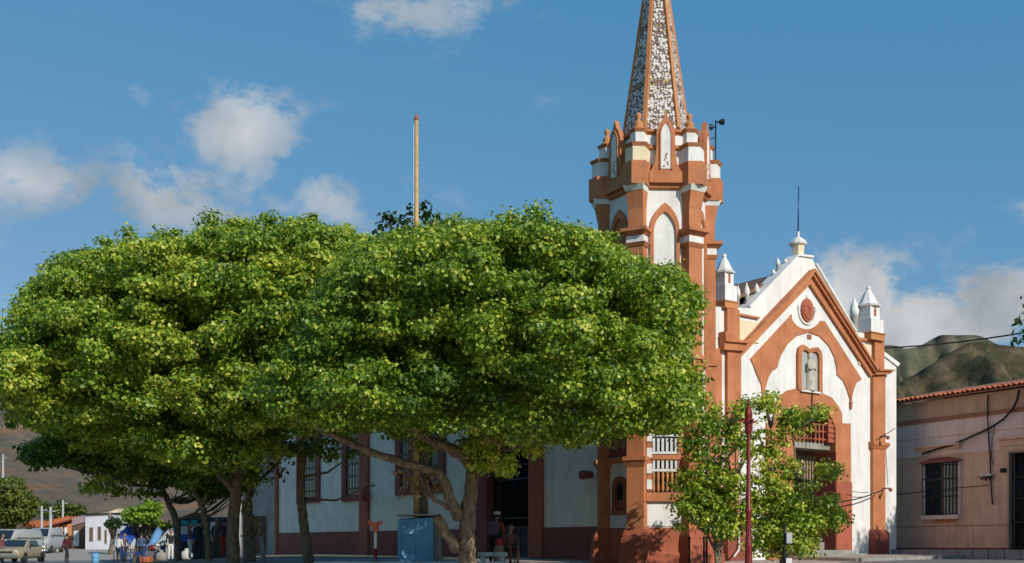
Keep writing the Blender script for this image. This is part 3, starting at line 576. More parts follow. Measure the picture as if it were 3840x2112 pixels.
# --- hexagonal tower on the corner
TC = Vector((4.74, 36.1, 0)); tt = -TC.normalized(); tr = Vector((-tt.y, tt.x, 0)); tr = tr if tr.x > 0 else -tr
def tdir(a): return tt*math.cos(R(a))+tr*math.sin(R(a))
VA = [-80, -20, 40, 100, 160, 220]; TR = 1.72; AP = TR*math.cos(R(30)); rotT = math.atan2(tdir(-80).y, tdir(-80).x)
class TFrame(Frame):
    def __init__(s, a, dist):
        d = tdir(a); s.o = TC+d*dist; s.n = d.copy(); s.u = Vector((-d.y, d.x, 0))
VF = [TFrame(a, TR) for a in VA]; FF = [TFrame(a+30, AP) for a in VA]
m = MB(); m.lathe((TC.x, TC.y, 0), [(TR, ZB), (TR, 14.55)], 6, rotT); tower = m.build('tower', WHITE, church)
m = MB(); m.lathe((TC.x, TC.y, 0), [(TR+.22, ZB), (TR+.22, 1.35), (TR+.14, 1.45), (TR+.10, 2.12), (TR+.02, 2.2)], 6, rotT); m.build('plinth', BRICKRED, tower)
m = MB(); m.lathe((TC.x, TC.y, 0), [(TR+.02, 12.84), (TR+.13, 12.88), (TR+.13, 13.0), (TR+.05, 13.05), (TR+.05, 13.6), (TR+.02, 13.62)], 6, rotT); m.build('string_course', OCHRE, tower)
m = MB(); m.lathe((TC.x, TC.y, 0), [(TR+.01, 4.28), (TR+.16, 4.34), (TR+.16, 4.46), (TR+.02, 4.5)], 6, rotT); m.build('ledge', OCHRE, tower)
m = MB(); m.lathe((TC.x, TC.y, 0), [(TR+.01, 14.08), (TR+.1, 14.12), (TR+.1, 14.22), (TR-.05, 14.26), (TR-.05, 14.62), (TR+.05, 14.66), (TR+.05, 14.74), (TR-.3, 14.8)], 6, rotT); m.build('parapet_cornice', OCHRE, tower)
for k, f in enumerate(VF):
    p = MB(); p.taper(f, 0, 2.2, 11.12, .285, .27, .20, .19, -.35); p.taper(f, 0, 11.56, 12.2, .25, .25, .17, .17, -.35); p.taper(f, 0, 12.2, 12.74, .25, .285, .17, .28, -.35); p = p.build('pilaster', OCHRE, tower)
    b = MB(); b.taper(f, 0, ZB, 1.35, .47, .45, .46, .44, -.4); b.taper(f, 0, 1.35, 1.95, .42, .40, .40, .36, -.4); b.taper(f, 0, 1.95, 2.2, .40, .30, .36, .22, -.4); b.build('base', BRICKRED, p)
    for nm_, mt_, tp_ in (('moulding', OCHRE, ((4.1, 4.3, .29, .37, .21, .30), (4.3, 4.42, .38, .38, .32, .32))), ('moulding', OCHRE, ((7.5, 7.62, .33, .33, .25, .25),)), ('moulding', OCHRE, ((11.0, 11.12, .30, .36, .21, .28),)),
                          ('moulding', OCHRE, ((11.34, 11.46, .28, .40, .2, .36), (11.46, 11.56, .43, .43, .40, .40))), ('white_block', WHITE, ((11.12, 11.34, .29, .29, .22, .22),)), ('corbel', WHITE, ((12.74, 12.9, .295, .34, .29, .38),))):
        c = MB()
        for z0_, z1_, a_, b_, c_, d_ in tp_: c.taper(f, 0, z0_, z1_, a_, b_, c_, d_, -.35)
        c.build(nm_, mt_, p)
    # bartizan: brown block, white upper blocks, ledge and finial
    def octb(z0, z1, r0, r1, mat, nm, cy=.06): q = TC+f.n*(TR+cy); mm = MB(); mm.lathe((q.x, q.y, 0), [(r0, z0), (r1, z1)], 6, math.atan2(f.n.y, f.n.x)); return mm.build(nm, mat, p)
    bz = octb(12.9, 13.62, .445, .445, OCHRE, 'bartizan')
    octb(13.62, 14.1, .38, .37, WHITE if k != 1 else CREAM, 'bartizan_block', .03); octb(14.1, 14.2, .39, .46, OCHRE, 'bartizan_ledge', .03)
    octb(14.2, 14.62, .27, .26, WHITE, 'turret', -.1); octb(14.62, 14.71, .28, .34, OCHRE, 'turret_ledge', -.1)
    q = TC+f.n*(TR-.1); m = MB(); m.lathe((q.x, q.y, 14.7), [(.22, 0), (.2, .1), (.11, .16), (.16, .24), (.09, .32), (.05, .38), (.1, .46), (.085, .55), (.01, .6)], 10, smooth=True); m.build('finial', OCHRE_L, p)
for k, f in enumerate(FF):
    # blind pointed arch
    m = MB(); m.band(f, arch(.47, 7.6, 11.5, 12.42), arch(.355, 7.6, 11.45, 12.14), 0, .09); ar = m.build('blind_arch', OCHRE, tower)
    m = MB(); m.prism(f, arch(.355, 7.6, 11.45, 12.14), .004, .012); m.build('arch_panel', OCHRE if k in (0, 3) else WHITE, ar)
    m = MB(); m.plate(f, -.5, .5, 7.42, 7.6, 0, .12); m.build('arch_sill', OCHRE, ar)
    # gablet over the string course
    go = [(-.52, 13.0), (-.52, 13.32), (-.44, 13.42), (-.34, 13.65), (-.29, 14.1), (-.29, 14.6), (-.2, 14.85), (-.08, 15.0), (0, 15.25), (.08, 15.0), (.2, 14.85), (.29, 14.6), (.29, 14.1), (.34, 13.65), (.44, 13.42), (.52, 13.32), (.52, 13.0)]
    m = MB(); m.prism(f, go, .06, .24); g = m.build('gablet', OCHRE, tower)
    gi = arch(.155, 13.42, 14.45, 14.85, n=6); m = MB(); m.prism(f, gi, .235, .26); m.build('gablet_panel', WHITE, g)
    m = MB(); m.band(f, arch(.2, 13.4, 14.46, 14.93, n=6), gi, .24, .285); m.build('gablet_moulding', OCHRE, g)
    # shields of the blind panel
    rr = random.Random(k)
    m = MB()
    for i in range(7): m.prism(f, oval(rr.uniform(-.09, .09), 13.5+i*.065, .035, .025, 6), .26, .272)
    m.build('relief', BRICKRED, g)['kind'] = 'stuff'
    # lower storey panels
    if k == 0:
        m = MB(); m.band(f, arch(.36, 2.75, 3.55, 3.85, pointed=False), arch(.24, 2.85, 3.5, 3.72, pointed=False), 0, .07); m.plate(f, -.36, .36, 2.62, 2.75, 0, .09); w_ = m.build('window', BRICKRED, tower)
        m = MB(); m.prism(f, arch(.24, 2.75, 3.5, 3.72, pointed=False), .004, .02); m.build('pane', DKRED, w_)
        m = MB(); m.plate(f, -.13, .13, 3.1, 3.6, .02, .035); m.build('slot', GLASS, w_)
        m = MB(); m.plate(f, -.55, .55, 4.5, 6.4, 0, .03); u_ = m.build('upper_panel', DKRED, tower)
        for s in (-.28, .14): m = MB(); m.plate(f, s, s+.2, 4.7, 6.0, .03, .045); m.build('shutter', WOODL, u_)
    if k == 1:
        m = MB(); m.plate(f, -.56, -.42, 3.35, 6.3, 0, .1); m.plate(f, .42, .56, 3.35, 6.3, 0, .1); m.plate(f, -.56, .56, 6.3, 6.5, 0, .14); m.plate(f, -.6, .6, 3.02, 3.3, 0, .16); w_ = m.build('window', OCHRE, tower)
        m = MB(); m.plate(f, -.42, .42, 3.3, 6.3, .0, .02); m.build('pane', GLASS, w_)
        for z in (4.0, 4.55, 5.1, 5.65): m = MB(); m.plate(f, -.42, .42, z-.04, z+.04, .02, .09); m.build('transom', WHITEM, w_)
        bm_ = MB().lathe((0, 0, 0), [(.035, 0), (.05, .1), (.03, .3), (.05, .5), (.035, .62)], 8).mesh('baluster', OCHRE_L)
        for i in range(6): link('baluster', bm_, w_, f.w(-.36+i*.145, 3.33, .07))
        for r_ in range(3):
            lm = MB().box((0, 0, .2), (.075, .05, .4), math.atan2(f.u.y, f.u.x)).mesh('louvre', WHITEM)
            for i in range(6): link('louvre', lm, w_, f.w(-.35+i*.14, 4.05+r_*.55, .06))
        q_ = MB().box((0, 0, 0), (.17, .06, .3), math.atan2(f.u.y, f.u.x)).mesh('quoin', WHITE)
        for i in range(6): link('quoin', q_, w_, f.w(-.50, 3.55+i*.5, .11))
        m = MB(); m.plate(f, -.56, .56, 2.24, 2.98, .0, .03); m.build('sill_panel', WHITE, tower)
# spire
SZ, SA = 14.7, 22.3; sr = lambda z: 1.12*(SA-z)/(SA-SZ)+.01
m = MB(); m.lathe((TC.x, TC.y, 0), [(sr(SZ), SZ), (sr(SA-.2), SA-.2), (.01, SA)], 6, rotT); spire = m.build('spire', BANDBR, church)
GROUT = plain('mosaic_grout', (.20,.13,.10), .9); spire.data.materials[0] = GROUT
for a in VA:
    d = tdir(a); u_ = Vector((-d.y, d.x, 0)); m = MB(); q = []
    for z in (SZ-.05, SA-.3):
        r = sr(z); w_ = .085*(.55+.45*r/1.12)
        q += [TC+d*(r-.12)-u_*w_+Vector((0, 0, z)), TC+d*(r-.12)+u_*w_+Vector((0, 0, z)), TC+d*(r+.05)+u_*w_*.8+Vector((0, 0, z)), TC+d*(r+.05)-u_*w_*.8+Vector((0, 0, z))]
    m.hexa(q); m.build('rib', OCHRE_L, spire)
# mosaic of broken tile set in the spire faces: thousands of chips, real pieces joined per face
CHIPW = plain('white_tile_chip', (.76,.71,.66), .3); CHIPG = plain('grey_tile_chip', (.36,.32,.30), .35); CHIPY = plain('yellow_tile_chip', (.50,.38,.16), .3); CHIPV = plain('dusky_tile_chip', (.28,.17,.16), .3)
rc = random.Random(11)
for a in VA:
    d = tdir(a+30); u_ = Vector((-d.y, d.x, 0)); c30 = math.cos(R(30)); sl = 1.12*c30/(SA-SZ); nrm = (d+Vector((0, 0, sl))).normalized(); upv = (Vector((0, 0, 1))-d*sl).normalized(); m = MB(); z = SZ+.05
    while z < SA-.9:
        r = sr(z); hw = r*.5-.075
        if hw < .03: break
        nb = max(1, int(hw*2/.085)); bandz = (z-SZ) % 1.95
        for i in range(nb):
            if rc.random() < .10: continue
            x = -hw+(i+.5+rc.uniform(-.3, .3))*2*hw/nb; s0 = rc.uniform(.034, .058); k_ = rc.choice((4, 5, 5, 6)); a0 = rc.random()*6.28
            cc = TC+d*(r*c30)+u_*x+Vector((0, 0, z+rc.uniform(-.025, .025))); tp = []
            for j in range(k_):
                t_ = a0+6.283*j/k_; rr = s0*rc.uniform(.75, 1.2); tp.append(cc+u_*math.cos(t_)*rr+upv*math.sin(t_)*rr)
            w_ = rc.random(); m.m = (3 if w_ < .5 else 2 if w_ < .8 else 1) if bandz > 1.72 else (0 if w_ < .78 else 1 if w_ < .88 else 3 if w_ < .96 else 2)
            h_ = rc.uniform(.012, .03); m.add([p-nrm*.01 for p in tp]+[p+nrm*h_ for p in tp], [tuple(range(k_, 2*k_))]+[(j, (j+1) % k_, k_+(j+1) % k_, k_+j) for j in range(k_)])
        z += .078
    o = m.build('mosaic_chips', [CHIPW, CHIPG, CHIPY, CHIPV], spire); o['kind'] = 'stuff'
# floodlight mast on the tower
mp_ = TC+tdir(97)*1.95; mast = thing('floodlight_mast', 'thin dark mast with two floodlights clamped to the tower parapet', 'floodlight', (mp_.x, mp_.y, 13.0))
m = MB(); m.tube([(mp_.x, mp_.y, 13.0), (mp_.x, mp_.y, 15.6)], .024, 6); m.tube([(mp_.x, mp_.y, 15.05), (mp_.x-.3, mp_.y, 14.95), (mp_.x-.55, mp_.y, 14.85)], .02, 5); m.build('pole', IRON, mast)
for s, z in ((-.7, 15.38), (1, 15.55)):
    q = Vector((mp_.x+s*.2, mp_.y, z)); m = MB(); m.lathe((0, 0, 0), [(.04, -.09), (.08, -.07), (.105, .07), (.09, .08)], 10)
    m.v = [(q.x+v[2]*s, q.y+v[1], q.z+v[0]) for v in m.v]; m.tube([(mp_.x, mp_.y, z), q], .025, 5); m.build('floodlight', IRON, mast)
# pipe down the corner of the facade
m = MB(); a = FAC.uz(2771, 1640, .3)
m.tube([FAC.w(a[0], a[1]+.4, .3), FAC.w(a[0], 1.75, .3), FAC.w(a[0]-.1, 1.5, .4), FAC.w(a[0]-.6, 1.25, .6)], .035, 7); m.build('conduit', WHITEM, church)
# brackets on the far pilaster
def bracket(px, py, nm, label, cat):
    u, z = FAC.uz(px, py, .15); q = FAC.w(u, z, .14); t = thing(nm, label, cat, q); m = MB()
    m.tube([q, FAC.w(u, z, .45), FAC.w(u-.15, z-.05, .6)], .03, 6); m.build('arm', GREYM, t)
    m = MB(); c = FAC.w(u-.18, z-.06, .62); m.lathe(c, [(.03, -.09), (.07, -.06), (.085, .01), (.03, .06)], 10); m.build('insulator', BANDBR, t)
bracket(*Z5(1215, 860), 'cable_bracket', 'small clay-coloured cable bracket low on the church pilaster', 'bracket')
bracket(*Z5(1195, 475), 'cable_insulator', 'wire loop bracket just above the capital of the church pilaster', 'bracket')

# ------------------------------------------------------------------ pink house
HB = HOU.w(3, 0, 0); house = thing('pink_house', 'long single-storey dusty pink house with clay tile eaves beside the church', 'house', (HB.x, HB.y, 1.45))
xm = 3560
def hz_(zx, zy): px, py = Z6(zx, zy); return HOU.uz(px, py)
H0, H1 = -1.6, 22.0; ze = hz_(440, 552)[1]; zband1 = hz_(440, 645)[1]; zband0 = hz_(440, 668)[1]; zline = hz_(440, 748)[1]; zdado = hz_(440, 845)[1]; zbase = hz_(440, 1336)[1]
wa, wz0 = hz_(325, 1168); wb, wz1 = hz_(505, 880); da = hz_(768, 1000)[0]; dz1 = hz_(800, 838)[1]; db = da+1.5
m = MB(); m.prism(HOU, [(H0, .6), (H0, ze), (H1, ze), (H1, .6), (db, .6), (db, dz1), (da, dz1), (da, .6)], -.5, 0); hw_ = m.build('wall', PINK, house)
m = MB(); m.plate(HOU, H0, H1, zband1, ze, 0, .02); m.build('upper_band', BEIGE, hw_)
m = MB(); m.plate(HOU, H0, H1, zband0, zband1, 0, .06); m.build('string_band', BANDBR, hw_)
m = MB(); m.plate(HOU, H0, H1, zdado, zband0, 0, .012); m.build('pale_band', PINKL, hw_)
m = MB(); m.plate(HOU, H0, H1, zline-.015, zline+.015, .012, .03); m.build('fillet', PINK, hw_)
m = MB(); m.plate(HOU, H0, da-.08, .6, zbase, 0, .03); m.plate(HOU, db+.08, H1, .6, zbase, 0, .03); m.build('base_course', DKRED, hw_)
zd2 = hz_(440, 1222)[1]; m = MB(); m.plate(HOU, H0, da-.1, zd2-.012, zd2+.012, 0, .015); m.build('dado_line', BANDBR, hw_)
# house body behind the wall
m = MB(); q = [HOU.w(H0, .6, -.5), HOU.w(H0, .6, -8), HOU.w(H1, .6, -8), HOU.w(H1, .6, -.5)]; m.add(q+[p+Vector((0, 0, ze-.62)) for p in q], [(0,1,5,4),(1,2,6,5),(2,3,7,6),(4,5,6,7)]); m.build('rear_walls', PINK, house)
m = MB(); q = [HOU.w(H0-.1, ze+.02, .25), HOU.w(H1, ze+.02, .25), HOU.w(H1, ze+1.0, -4.2), HOU.w(H0-.1, ze+1.0, -4.2), HOU.w(H1, ze, -8.2), HOU.w(H0-.1, ze, -8.2)]
m.add(q+[p+Vector((0, 0, .05)) for p in q], [(0,1,2,3),(3,2,4,5),(6,7,8,9),(9,8,10,11),(0,1,7,6),(0,3,9,6),(3,5,11,9),(1,2,8,7)]); hroof = m.build('roof', BANDBR, house)
tl = MB(); k = 7; vs = []
for (yy, rr) in ((0, .105), (.55, .088)):
    for j in range(k): t = math.pi*j/(k-1); vs.append((math.cos(t)*rr, yy, math.sin(t)*rr)); 
    for j in range(k): t = math.pi*j/(k-1); vs.append((math.cos(t)*(rr-.018), yy, math.sin(t)*(rr-.018)))
fs = []
for j in range(k-1): fs += [(j, j+1, 2*k+j+1, 2*k+j), (k+j, 2*k+k+j, 2*k+k+j+1, k+j+1), (j, k+j, k+j+1, j+1)]
tl.add(vs, fs); tme = tl.mesh('roof_tile', TILE); ang = math.atan2(HOU.u.y, HOU.u.x)
slope = math.atan2(.98, 4.45); rt = random.Random(3)
for row in range(2):
    for i in range(88 if row == 0 else 60):
        p = HOU.w(H0+.1+i*.225, ze+.075+row*.115, .30-row*.5); o = link('roof_tile', tme, hroof, p)
        o.rotation_euler = (-slope+math.pi*0, 0, ang+math.pi+rt.uniform(-.03, .03)); o.rotation_euler = (slope+rt.uniform(-.03, .03), 0, ang+math.pi*1.0+math.pi+rt.uniform(-.03, .03)); o.location.z += rt.uniform(-.012, .012)
# window with iron cage
m = MB(); m.plate(HOU, wa+.02, wb-.02, wz0, wz1, .0, .014); hwin = m.build('window', GLASS, house)
for fa_, fb_ in ((wa-.06, wa+.02), (wb-.02, wb+.06)): m = MB(); m.plate(HOU, fa_, fb_, wz0, wz1+.05, 0, .09); m.build('jamb', PINKL, hwin)
m = MB(); m.plate(HOU, (wa+wb)/2-.03, (wa+wb)/2+.03, wz0, wz1, .014, .04); m.plate(HOU, wa+.02, wb-.02, wz0+1.4, wz0+1.46, .014, .045); m.build('mullion', WOOD, hwin)
bm_ = MB().tube([(0, 0, 0), (0, 0, wz1-wz0-.04)], .016, 6).mesh('bar', IRON)
for i in range(11): link('bar', bm_, hwin, HOU.w(wa+.0+i*(wb-wa)/10, wz0+.02, .2))
for z in (wz0+.05, wz0+.75, wz0+1.45, wz1-.1): m = MB(); m.plate(HOU, wa-.02, wb+.02, z-.014, z+.014, .18, .22); m.build('crossbar', IRON, hwin)
m = MB(); m.plate(HOU, wa-.08, wb+.08, wz1-.02, wz1+.06, 0, .3); m.taper(HOU, (wa+wb)/2, wz1+.06, wz1+.2, (wb-wa)/2, (wb-wa)/5, .25, .1); m.build('canopy', DKRED, hwin)
ha, hz0 = hz_(288, 832); hb_ = hz_(512, 832)[0]; hz1 = hz_(400, 806)[1]; m = MB(); m.plate(HOU, ha, hb_, hz0, hz1, 0, .14); m.plate(HOU, ha-.07, hb_+.07, hz1, hz1+.07, 0, .24); m.build('hood', PINK, hwin)
m = MB(); m.plate(HOU, wa-.06, wb+.04, wz0-.16, wz0, 0, .2); m.build('sill', PINKL, hwin)
pa, pz = hz_(375, 1204); pb = hz_(472, 1190)[0]; m = MB(); m.plate(HOU, pa, pb, pz, pz+.17, 0, .035); m.build('plaque', OCHRE_L, house)
# door
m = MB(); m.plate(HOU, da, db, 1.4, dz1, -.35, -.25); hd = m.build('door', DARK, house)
m = MB(); m.plate(HOU, da-.07, da, 1.4, dz1+.07, -.2, .06); m.plate(HOU, db, db+.07, 1.4, dz1+.07, -.2, .06); m.plate(HOU, da, db, dz1, dz1+.07, -.2, .06); m.build('frame', WOODL, hd)
db_ = MB().tube([(0, 0, 0), (0, 0, dz1-1.5)], .014, 6).mesh('bar', IRON)
for i in range(12): link('bar', db_, hd, HOU.w(da+.06+i*(db-da-.12)/11, 1.5, -.08))
for z in (1.55, 2.5, 3.4, 4.2): m = MB(); m.plate(HOU, da, db, z-.02, z+.02, -.1, -.06); m.build('crossbar', IRON, hd)
m = MB(); m.plate(HOU, da-.35, db+.35, dz1+.28, dz1+.52, 0, .15); m.plate(HOU, da-.45, db+.45, dz1+.52, dz1+.6, 0, .26); m.build('hood', PINK, hd)
# fittings
def cable(pts, r, label, nm='cable', mat=IRON, k=5, cat='cable'):
    m = MB(); m.tube(pts, r, k); return tag(m.build(nm, mat), label, cat)
hw3 = lambda zx, zy, o: HOU.w(*hz_(zx, zy), o)
cable([hw3(655,535,.06), hw3(657,640,.09), hw3(662,780,.07), hw3(668,860,.06), hw3(672,1000,.06), hw3(680,1110,.06)], .028, 'thin dark conduit running down the pink house wall', 'conduit', cat='conduit')
cable([hw3(690,700,.05), hw3(678,760,.05), hw3(672,860,.05), hw3(684,900,.05)], .012, 'short loop of thin wire beside the conduit on the pink house', 'wire', cat='wire')
def sag(a, b, s, n=10): a, b = Vector(a), Vector(b); return [a.lerp(b, i/n)-Vector((0, 0, s*4*(i/n)*(1-i/n))) for i in range(n+1)]
cable([hw3(x, y, .16) for x, y in ((320,845),(400,818),(470,800),(540,770),(620,735),(690,700),(750,660),(795,610),(820,560),(830,510))], .045, 'thick black cable curving up the pink house to its roof')
cable(sag(hw3(170,1060,.35), hw3(340,1040,.3), .02)+sag(hw3(345,1040,.3), hw3(530,1018,.3), .03)[1:]+sag(hw3(535,1020,.3), hw3(662,1006,.1), .02)[1:], .018, 'dark wire stretched in front of the pink house window')
cable(sag(FAC.w(*FAC.uz(*Z5(860, 965), .5), .5), FAC.w(*FAC.uz(*Z5(1215, 870), .5), .5), .08), .025, 'dark wire from the portal to the clay bracket on the church')
cable(sag(FAC.w(*FAC.uz(*Z5(975, 878), .3), .3), FAC.w(*FAC.uz(*Z5(1112, 888), .3), .3), .03), .015, 'short thin grey wire across the white facade beside the portal', mat=GREYM)
cable(sag(FAC.w(*FAC.uz(*Z5(1200, 470), .4), .4), FAC.w(*FAC.uz(*Z5(1306, 410), .4), .4), .03), .016, 'short wire rising from the loop bracket to the buttress')
rod = Z6B(615, 822); cable(sag(FAC.w(*FAC.uz(*rod), .05), at(4300, 1150, 36), .25, 16), .03, 'dark power line from the church corner across the mountains', 'power_line')
# star shaped lamp and junction box
q = hw3(648, 965, .12); lamp = thing('star_lamp', 'dark star-shaped wall lamp with pale rim on the pink house', 'lamp', q)
m = MB(); u, z = hz_(648, 965)
for i in range(7): a = math.pi*i/6; m.prism(HOU, [(u+math.cos(a)*.12-.03, z), (u+math.cos(a)*.12+.03, z), (u+math.cos(a)*.42, z-math.sin(a)*.18+.05)], .05, .14)
m.build('rays', IRON, lamp); m = MB(); m.plate(HOU, u-.2, u+.28, z+.05, z+.11, .03, .16); m.build('rim', WHITEM, lamp)
u, z = hz_(735, 930); m = MB(); m.plate(HOU, u-.1, u+.1, z-.08, z+.08, 0, .1); m.prism(HOU, oval(u, z, .06, .05, 10), .1, .14); tag(m.build('junction_box', IRON), 'small black junction box beside the pink house door', 'junction box')
# ------------------------------------------------------------------ trees
def leaves_mesh(name, clumps, n_per, size, seed, mat, shell=.5, droop=.25):
    """clumps: (x,y,z,rx,ry,rz,tint). one mesh of many small folded leaves"""
    rg = np.random.default_rng(seed); P, N, T, S = [], [], [], []
    for (x, y, z, rx, ry, rz, tn) in clumps:
        n = max(8, int(n_per*(rx*ry+rx*rz+ry*rz)/3))
        d = rg.normal(size=(n, 3)); d[:, 2] = d[:, 2]*.9+.25; d /= np.linalg.norm(d, axis=1)[:, None]
        r = np.clip(1-np.abs(rg.normal(size=n))*shell, .1, 1.05)*(1+rg.normal(size=n)*.06)
        lump = 1+.22*np.sin(d[:, 0]*5+x*3)*np.sin(d[:, 1]*4+y*2+1)+.16*np.sin(d[:, 2]*7+x*5)
        p = d*(r*lump)[:, None]*np.array([rx, ry, rz])+np.array([x, y, z]); P.append(p)
        nn = d*1.1+rg.normal(size=(n, 3))*.45+np.array([0, 0, .4]); N.append(nn/np.linalg.norm(nn, axis=1)[:, None])
        T.append(np.clip(tn+rg.normal(size=n)*.27, 0, 1)); S.append(size*rg.uniform(.65, 1.25, n))
    P, N, T, S = np.concatenate(P), np.concatenate(N), np.concatenate(T), np.concatenate(S); n = len(P)
    a = rg.normal(size=(n, 3)); a[:, 2] -= droop; a -= N*np.sum(a*N, 1)[:, None]; a /= np.linalg.norm(a, axis=1)[:, None]; b = np.cross(N, a)
    L, W = S[:, None], S[:, None]*.36
    V = np.stack([P-a*L*.5, P+b*W+N*W*.25+a*L*.02, P+a*L*.5-N*L*.08, P-b*W+N*W*.25+a*L*.02], 1).reshape(-1, 3)
    me = bpy.data.meshes.new(name); me.vertices.add(4*n); me.vertices.foreach_set('co', V.astype(np.float32).ravel())
    i4 = np.arange(n)[:, None]*4; idx = np.concatenate([i4, i4+1, i4+2, i4, i4+2, i4+3], 1).ravel()
    me.loops.add(6*n); me.loops.foreach_set('vertex_index', idx.astype(np.int32)); me.polygons.add(2*n)
    me.polygons.foreach_set('loop_start', np.arange(2*n, dtype=np.int32)*3); me.update(calc_edges=True)
    at_ = me.attributes.new('tint', 'FLOAT', 'POINT'); at_.data.foreach_set('value', np.repeat(T, 4).astype(np.float32)); me.materials.append(mat); return me
def in_poly(x, y, poly):
    c = False; j = len(poly)-1
    for i in range(len(poly)):
        if (poly[i][1] > y) != (poly[j][1] > y) and x < (poly[j][0]-poly[i][0])*(y-poly[i][1])/(poly[j][1]-poly[i][1])+poly[i][0]: c = not c
        j = i
    return c
def edge_d(x, y, poly):
    m = 1e9
    for i in range(len(poly)):
        (ax, ay), (bx, by) = poly[i-1], poly[i]; dx, dy = bx-ax, by-ay; t = max(0, min(1, ((x-ax)*dx+(y-ay)*dy)/(dx*dx+dy*dy+1e-9))); m = min(m, math.hypot(x-ax-t*dx, y-ay-t*dy))
    return m
def crown_clumps(poly_px, Y, depth, r, seed, flat=.52, dens=1.0, tint=.5, tries=6000):
    """clumps filling a crown of given silhouette (photo pixels at distance Y), thick towards its middle"""
    rn = random.Random(seed); poly = [((x-1920)/FPX*Y, EYE+(HZ-y)/FPX*Y) for x, y in poly_px]; xs = [p[0] for p in poly]; zs = [p[1] for p in poly]; out = []; pts = []
    dm = max(edge_d(lerp(min(xs), max(xs), i/12), lerp(min(zs), max(zs), j/8), poly) for i in range(13) for j in range(9) if in_poly(lerp(min(xs), max(xs), i/12), lerp(min(zs), max(zs), j/8), poly))
    for _ in range(tries):
        x, z = rn.uniform(min(xs), max(xs)), rn.uniform(min(zs), max(zs))
        if not in_poly(x, z, poly): continue
        e = edge_d(x, z, poly); rr = r*rn.uniform(.65, 1.15)
        if e < rr*.72: 
            rr = max(e/.72, r*.28)
            if rr < r*.3: continue
        t = min(1, (e+r*.25)/dm); half = depth*math.sqrt(max(0, 1-(1-t)**2)); y = rn.uniform(-half, half)
        if rn.random() < .5: y = -half*rn.uniform(.75, 1.0)
        if any((x-a)**2+(z-b)**2*2.0+(y-c)**2 < (.5*(rr+q))**2/dens for a, b, c, q in pts): continue
        k_ = (Y+y)/Y; pts.append((x, z, y, rr)); out.append((x*k_, Y+y, EYE+(z-EYE)*k_, rr*k_, rr*k_, rr*flat*k_, min(1, max(0, tint+rn.gauss(0, .11)))))
    # sprigs breaking the outline
    per = [math.hypot(poly[i][0]-poly[i-1][0], poly[i][1]-poly[i-1][1]) for i in range(len(poly))]
    for i in range(len(poly)):
        for _ in range(int(per[i]/.38)):
            t = rn.random(); x = lerp(poly[i-1][0], poly[i][0], t); z = lerp(poly[i-1][1], poly[i][1], t); dx, dz = poly[i][0]-poly[i-1][0], poly[i][1]-poly[i-1][1]; l = math.hypot(dx, dz)+1e-6
            o = rn.uniform(-.65, .12); nx, nz = (-dz/l, dx/l)
            if in_poly(x+nx*.05, z+nz*.05, poly): nx, nz = -nx, -nz
            rr = min(r, 1.1)*rn.uniform(.18, .5); y = rn.uniform(-.25, .25)*depth; k_ = (Y+y)/Y
            out.append(((x+nx*o)*k_, Y+y, EYE+(z+nz*o-EYE)*k_, rr, rr, rr*rn.uniform(.45, .8), min(1, max(0, tint+rn.gauss(0, .11)))))
    return out
def lobed(poly, Y, depth, r, seed, tint, small=.52, per=15, flat=.55, dens=1.0):
    """two-level crown: big lobes filling the silhouette, each dressed with small leafy pads on its upper and outer side"""
    rn = random.Random(seed+100); out = []
    for (x, y, z, rx, ry, rz, tn) in crown_clumps(poly, Y, depth, r, seed, flat=flat, dens=dens, tint=tint):
        if rx < r*.6: out.append((x, y, z, rx, ry, rz, tn)); continue
        n = max(5, int(per*(rx/r)**2))
        for i in range(n):
            zz = rn.uniform(-.5, 1.0); a = rn.random()*6.283; q = math.sqrt(max(0, 1-zz*zz)); s_ = small*rn.uniform(.65, 1.25)
            k_ = 1-.55*s_/rx; out.append((x+math.cos(a)*q*rx*k_, y+math.sin(a)*q*ry*k_, z+zz*rz*k_, s_, s_, s_*.55, min(1, max(0, tn+rn.gauss(0, .07)))))
    return out
def limb(m, pts, r0, r1, k=9, wob=.012, seed=0):
    rn = random.Random(seed); n = len(pts); P = []
    for i in range(n-1):
        for j in range(4): P.append(Vector(pts[i]).lerp(Vector(pts[i+1]), j/4)+Vector([rn.gauss(0, wob) if (i or j) else 0 for _ in range(3)]))
    P.append(Vector(pts[-1])); q = len(P); m.tube(P, [lerp(r0, r1, (i/(q-1))**.8) for i in range(q)], k)
def tree(name, label, base, clumps, n_per, leaf, limbs, seed, mat=LEAF, bmat=BARK, cat='tree', group=None, branch=True, forks=None, shell=.5):
    t = thing(name, label, cat, base, group); m = MB(); nodes = []
    for pts, r0, r1 in limbs: limb(m, pts, r0, r1, seed=seed); nodes += [Vector(p) for p in pts[1:]]
    if branch:
        rn = random.Random(seed)
        for c in clumps:
            if rn.random() > min(.6, 60/len(clumps)): continue
            q = Vector(c[:3]); nd = min(nodes, key=lambda p: (p-q).length+(2 if p.z > q.z else 0))
            mid_ = nd.lerp(q, .5)+Vector((0, 0, -.12*(q-nd).length)); m.tube([nd, mid_, q], [.05, .035, .012], 5)
    m.build('trunk', bmat, t)
    me = leaves_mesh('crown', clumps, n_per, leaf, seed, mat, shell); b = Vector(base); me.transform(__import__('mathutils').Matrix.Translation(-b)); link('crown', me, t)
    return t
PX = lambda pts, Y: [at(x, y, Y) for x, y in pts]
D_ = lambda L: [dsp(*p) for p in L]
